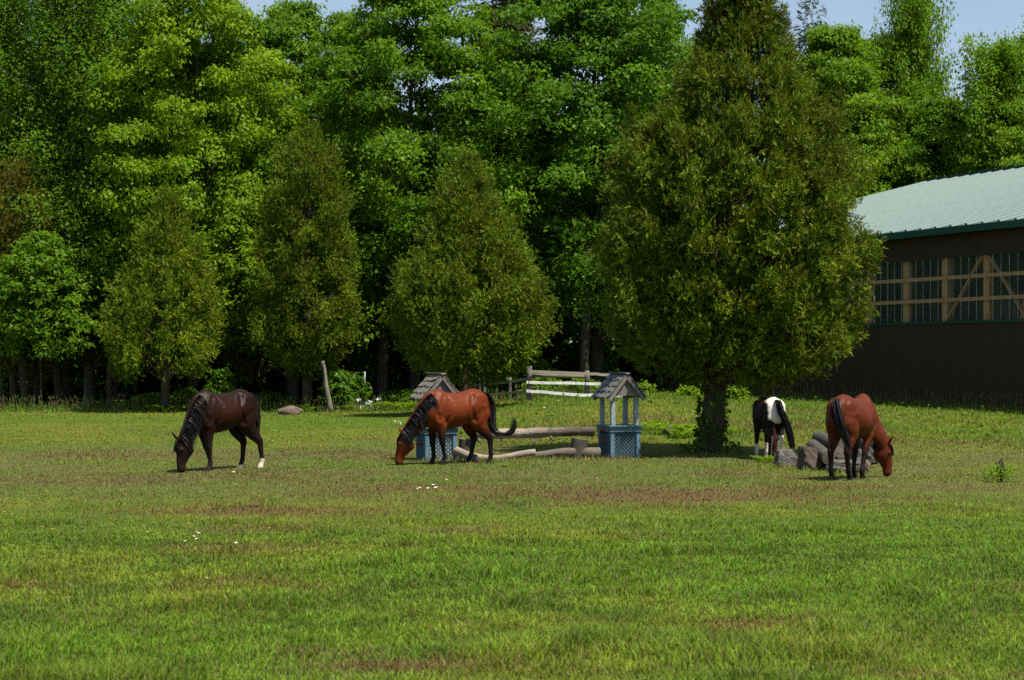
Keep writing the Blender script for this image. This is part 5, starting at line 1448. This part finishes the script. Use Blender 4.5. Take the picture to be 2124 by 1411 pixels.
def blades():
    rg = np.random.default_rng(5)
    N = 700000
    y0, y1 = 9.6, 92.0
    Y = y0 * (y1 / y0) ** rg.random(N)
    Y = Y[rg.random(len(Y)) < np.where(Y > 60, .75, 1)]
    X = (rg.random(len(Y)) * 2 - 1) * (.2655 * Y * 1.08 + 1.9)
    e = forest_edge(X); edge, bk, bank, v = tall_factor(X, Y)
    ok = (Y < e + .3) & (v < -.12)
    # clumpy density
    cl = fbm(X, Y, 2.6, 3, 5)
    bmk = brown_mask(X, Y)
    ok &= rg.random(len(X)) < np.clip(.35 + 1.5 * (cl - .3) + .3, .25, 1) * (1 - .15 * bmk * (Y < 40))
    X, Y, edge, bk, bank, cl, bmk = [a[ok] for a in (X, Y, edge, bk, bank, cl, bmk)]
    n = len(X)
    near = 1 - sstep(18, 30, Y)
    tuft = sstep(.52, .72, fbm(X, Y, .8, 3, 61))
    H = (.036 + .034 * near) * (.55 + .9 * rg.random(n)) * (.65 + 1.25 * tuft * (.4 + .6 * near)) * (1 - .15 * bmk * (Y < 45))
    H = H + bank * .07 * rg.random(n) + edge * .24 * rg.random(n) ** 1.5 + bk * .34 * rg.random(n) ** 2
    for bx_, by_, br_ in BASES:
        H = H + .11 * np.exp(-(((X - bx_) / br_) ** 2 + ((Y - by_) / br_) ** 2) * 1.2) * rg.random(n) ** 1.3
    W = .0036 * (Y / 11.0) ** .78 * (.7 + .6 * rg.random(n))
    c = grass_tint(X, Y) * (.57 + 1.05 * rg.random(n) ** 1.2)[:, None] * (.78 + .44 * sstep(.35, .65, cl))[:, None]
    dry = (rg.random(n) < .07 + .16 * bmk + .1 * sstep(30, 34, Y) * (Y < 46))
    c[dry] = np.array([.20, .155, .075]) * (.6 + .6 * rg.random(dry.sum()))[:, None]
    red = (rg.random(n) < .35 * bmk + .02)
    c[red] = np.array([.17, .070, .038]) * (.6 + .6 * rg.random(red.sum()))[:, None]
    H = np.where(red & (Y > 26), H + .05 * rg.random(n), H)
    ye = (edge + bk + bank * .5) * (rg.random(n) < .5); c = c * (1 - .35 * ye[:, None]) + np.array([.10, .17, .015]) * (.35 * ye)[:, None]
    Z = ground_z(X, Y) - .004
    a = rg.random(n) * 6.283; ln = H * (.25 + .75 * rg.random(n)); wx = np.cos(rg.random(n) * 6.283) * .3
    L = np.stack([np.cos(a), np.sin(a)], 1)
    sa = (rg.random(n) - .5) * 1.6; S = np.stack([np.cos(sa), np.sin(sa)], 1)
    B = np.stack([X, Y], 1)
    mb = MB()
    nr = Y < 24
    def pack(sel, two):
        m = sel.sum(); b = B[sel]; s = S[sel] * W[sel][:, None]; l = L[sel] * ln[sel][:, None]; h = H[sel]; z = Z[sel]
        col = np.concatenate([c[sel], np.ones((m, 1))], 1)
        if two:
            V = np.zeros((m, 5, 3)); V[:, 0, :2] = b - s; V[:, 1, :2] = b + s; V[:, 0, 2] = V[:, 1, 2] = z
            V[:, 2, :2] = b + l * .3 + s * .75; V[:, 3, :2] = b + l * .3 - s * .75; V[:, 2, 2] = V[:, 3, 2] = z + h * .62
            V[:, 4, :2] = b + l; V[:, 4, 2] = z + h
            k = (np.arange(m) * 5)[:, None]
            o = mb.n
            mb.add(V.reshape(-1, 3), np.array([[0, 1, 2, 3]]) + k, np.repeat(col, 5, 0)); mb.F.append(np.array([[3, 2, 4]]) + k + o)
        else:
            V = np.zeros((m, 3, 3)); V[:, 0, :2] = b - s; V[:, 1, :2] = b + s; V[:, 0, 2] = V[:, 1, 2] = z; V[:, 2, :2] = b + l; V[:, 2, 2] = z + h
            mb.add(V.reshape(-1, 3), np.array([[0, 1, 2]]) + (np.arange(m) * 3)[:, None], np.repeat(col, 3, 0))
    pack(nr, True); pack(~nr, False)
    o = mb.build('grass', M['blade'], None, False, 'tint')
    tag(o, 'short grazed pasture grass with brownish dry patches', 'grass', None, 'stuff')
blades()
# seed stalks along the wood's edge and the barn wall
def stalks():
    rg = np.random.default_rng(15); mb = MB()
    n = 2600
    x = rg.uniform(-21, 22, n); onb = x > 5.2
    Y = np.where(onb, 0, forest_edge(x) - 2.2 * rg.random(n) - .2)
    t = rg.random(n) * LEN; off = -.25 - 1.1 * rg.random(n)
    bx = BA[0] + BE[0] * t + BN[0] * off; by = BA[1] + BE[1] * t + BN[1] * off
    X = np.where(onb, bx, x); Y = np.where(onb, by, Y)
    h = .22 + .42 * rg.random(n) ** 1.6; z = ground_z(X, Y); l = rg.normal(0, .08, (n, 2))
    col = np.where((rg.random(n) < .55)[:, None], np.array([.17, .15, .06]), np.array([.08, .14, .02])) * (.7 + .6 * rg.random(n))[:, None]
    V = np.zeros((n, 6, 3)); w = .011
    V[:, 0] = np.stack([X - w, Y, z], 1); V[:, 1] = np.stack([X + w, Y, z], 1); V[:, 2] = np.stack([X + l[:, 0], Y + l[:, 1], z + h], 1)
    V[:, 3] = V[:, 2] + [-.018, 0, -.06]; V[:, 4] = V[:, 2] + [.018, 0, -.06]; V[:, 5] = V[:, 2] + [0, 0, .07]
    F = np.array([[0, 1, 2], [3, 4, 5]])[None] + (np.arange(n) * 6)[:, None, None]
    mb.add(V.reshape(-1, 3), F.reshape(-1, 3), np.repeat(np.concatenate([col, np.ones((n, 1))], 1), 6, 0))
    tag(mb.build('seed_stalks', M['blade'], None, False, 'tint'), 'tall thin seeding grass stalks along the wood edge and barn wall', 'grass', None, 'stuff')
stalks()

def pasture_stalks():
    rg = np.random.default_rng(25); mb = MB(); n = 1500
    Y = 9.8 * (46 / 9.8) ** rg.random(n); X = (rg.random(n) * 2 - 1) * (.2655 * Y * 1.08 + .5)
    k = rg.random(n) < .15 + .85 * sstep(.5, .68, fbm(X, Y, .5, 3, 88)); X, Y = X[k], Y[k]; n = len(X)
    h = .07 + .12 * rg.random(n) ** 1.5; z = ground_z(X, Y); l = rg.normal(0, .03, (n, 2)); w = .0016 * (Y / 11) ** .7; hd = .5 * w + .002
    col = np.where((rg.random(n) < .6)[:, None], np.array([.24, .19, .10]), np.array([.16, .20, .04])) * (.7 + .6 * rg.random(n))[:, None]
    V = np.zeros((n, 6, 3)); V[:, 0] = np.stack([X - w, Y, z], 1); V[:, 1] = np.stack([X + w, Y, z], 1); V[:, 2] = np.stack([X + l[:, 0], Y + l[:, 1], z + h], 1)
    V[:, 3] = V[:, 2]; V[:, 3, 0] -= hd + .002; V[:, 3, 2] -= .018; V[:, 4] = V[:, 2]; V[:, 4, 0] += hd + .002; V[:, 4, 2] -= .018; V[:, 5] = V[:, 2]; V[:, 5, 2] += .022
    F = np.array([[0, 1, 2], [3, 4, 5]])[None] + (np.arange(n) * 6)[:, None, None]
    mb.add(V.reshape(-1, 3), F.reshape(-1, 3), np.repeat(np.concatenate([col, np.ones((n, 1))], 1), 6, 0))
    tag(mb.build('pasture_stalks', M['blade'], None, False, 'tint'), 'thin dry seed stalks standing out of the short pasture grass', 'grass', None, 'stuff')
pasture_stalks()

# leaf-like weeds on the bank
def weeds():
    rg = np.random.default_rng(16); mb = MB(); n = 2600
    Y = rg.uniform(46, 86, n); X = rg.uniform(-2, 19, n) * (Y / 66)
    e = forest_edge(X); d = np.stack([X - BA[0], Y - BA[1]], -1); v = d @ BN
    ok = (Y < e) & (v < -.3) & (fbm(X, Y, .8, 3, 71) > .5); X, Y = X[ok], Y[ok]
    X2 = rg.uniform(-20, 2, 2500); Y2 = forest_edge(X2) - 3 * rg.random(2500) ** 2; k2 = fbm(X2, Y2, .8, 3, 71) > .46
    X = np.concatenate([X, X2[k2]]); Y = np.concatenate([Y, Y2[k2]]); n = len(X)
    P = np.stack([X, Y, ground_z(X, Y) + .04 + .16 * rg.random(n)], 1)
    scatter(mb, LEAF_V, LEAF_F, P, rg.standard_normal((n, 3)) + np.array([0, 0, .5]), np.array([0, 0, 1.]) + .6 * rg.standard_normal((n, 3)), .075 + .05 * rg.random(n), .5 * rg.random(n))
    tag(mb.build('leafy_weeds', M['shrub'], None, False, 'tint'), 'low leafy weeds on the grassy bank and wood edge', 'weeds', None, 'stuff')
weeds()

# ------------------------------------------------------------------ flowers and clods
def disc_flower(name, r, petals, mat, h, mat2=None):
    mb = MB(); n = petals
    for k in range(n):
        a = k / n * 6.283; d = np.array([math.cos(a), math.sin(a), .25]); s = np.array([-math.sin(a), math.cos(a), 0])
        mb.add([np.array([0, 0, h]), np.array([0, 0, h]) + d * r * .6 - s * r * .3, np.array([0, 0, h]) + d * r, np.array([0, 0, h]) + d * r * .6 + s * r * .3], [[0, 1, 2, 3]])
    return mb.mesh(name, mat)
dm = disc_flower('daisy', .034, 9, M['petal_white'], .12)
cm_ = MB(); cm_.add(np.array([[math.cos(a) * .011, math.sin(a) * .011, .128] for a in np.linspace(0, 6.283, 7)[:-1]] + [[0, 0, .136]]), [[i, (i + 1) % 6, 6] for i in range(6)]); dcen = cm_.mesh('flower_centre', M['petal_yellow'])
sm_ = MB(); add_tube(sm_, [(0, 0, -.01), (.004, 0, .06), (0, 0, .125)], .003, 5); dst = sm_.mesh('stem', M['fern'], True, 'tint')
def daisies(pts, lab, grp, s=1.0):
    for x, y in pts:
        Z = FP * CAMH / (y - HORIZ); X = pX(x, Z)
        o = link('daisy', dm, None, (X, Z, gz(X, Z)), (R(18), 0, random.random() * 6)); o.scale = (s, s, s); tag(o, lab, 'flower', grp)
        link('flower_centre', dcen, o); link('stem', dst, o)
daisies([(819, 889), (824, 890), (828, 891), (833, 892), (838, 890), (829, 894), (822, 893)], 'white daisy in the small patch left of the first wishing well', 'daisies by the first wishing well', .95)
daisies([(868, 1022), (875, 1021), (896, 1016), (903, 1022), (909, 1021), (923, 1006), (862, 1024), (889, 1023)], 'white daisy in the brownish grass before the bright bay horse', 'daisies before the bay horse', .75)
daisies([(309, 1108), (405, 1108), (415, 1110), (423, 1106), (437, 1106), (399, 1118), (410, 1124), (370, 1127), (492, 1134), (388, 1129), (424, 1213), (440, 1213)], 'tiny pale daisy in the open grass below the dark brown horse', 'daisies below the dark horse', .55)
daisies([(482, 990), (1157, 878), (1128, 886), (1229, 866), (1234, 868), (1207, 944), (1434, 934)], 'single white daisy scattered round the jump rail and wells', 'scattered daisies', .9)
def dots(name, n, sampler, mat, s, h, lab):
    rg = np.random.default_rng(33); mb = MB()
    x, y = sampler(rg, n); Z = FP * CAMH / (y - HORIZ); X = pX(x, Z)
    Zg = ground_z(X, Z)
    for k in range(6):
        a = k / 6 * 6.283; b = (k + 1) / 6 * 6.283
        V = np.stack([np.stack([X, Z, Zg + h], 1), np.stack([X + s * math.cos(a), Z + s * math.sin(a), Zg + h + s * .7], 1), np.stack([X + s * math.cos(b), Z + s * math.sin(b), Zg + h + s * .7], 1)], 1)
        mb.add(V.reshape(-1, 3), np.array([[0, 1, 2]]) + (np.arange(n) * 3)[:, None])
    tag(mb.build(name, mat), lab, 'flowers', None, 'stuff')
dots('buttercups', 130, lambda rg, n: (np.concatenate([rg.uniform(1040, 1190, 70), rg.uniform(0, 600, 35), rg.uniform(600, 2100, 25)]), np.concatenate([rg.uniform(906, 922, 70), rg.uniform(930, 1130, 35), rg.uniform(915, 1100, 25)])), M['petal_yellow'], .020, .08, 'tiny yellow buttercups dotted through the pasture')
om = disc_flower('hawkweed', .024, 9, M['petal_orange'], .11)
Zh = FP * CAMH / (962 - HORIZ); o = link('hawkweed', om, None, (pX(1221, Zh), Zh, gz(pX(1221, Zh), Zh)), (R(25), 0, 0)); tag(o, 'lone orange hawkweed flower before the ground log', 'flower'); link('stem', dst, o)

for i, (x, y, w, lab) in enumerate([(527, 1048, 44, 'largest dry dung clod below the dark brown horse'), (622, 1093, 40, 'reddish clod right of the largest clod'), (448, 1054, 26, 'thin clod just left of the largest clod'), (344, 1116, 22, 'small clod in the bright grass below the dark horse head'),
                                    (37, 1216, 26, 'dark clod near the left picture edge'), (263, 947, 24, 'flat brown clod left of the dark horse head'), (586, 937, 16, 'small clod behind the dark horse'), (765, 972, 12, 'dark small clod left of the bright bay muzzle'),
                                    (1046, 969, 20, 'thin dark clod before the ground log'), (1465, 1036, 26, 'reddish clod below the cedar trunk'), (494, 1115, 14, 'small clod right of the pale daisies'), (1510, 1003, 18, 'low clod between cedar and rocks')]):
    Z = FP * CAMH / (y - HORIZ); ww = w / FP * Z * .75
    rock_obj('dung_clod', lab, x, Z, ww, ww * .8, ww * .30, 60 + i, 'clod', .015, i, 'clod', 'clods in the grass', .2)
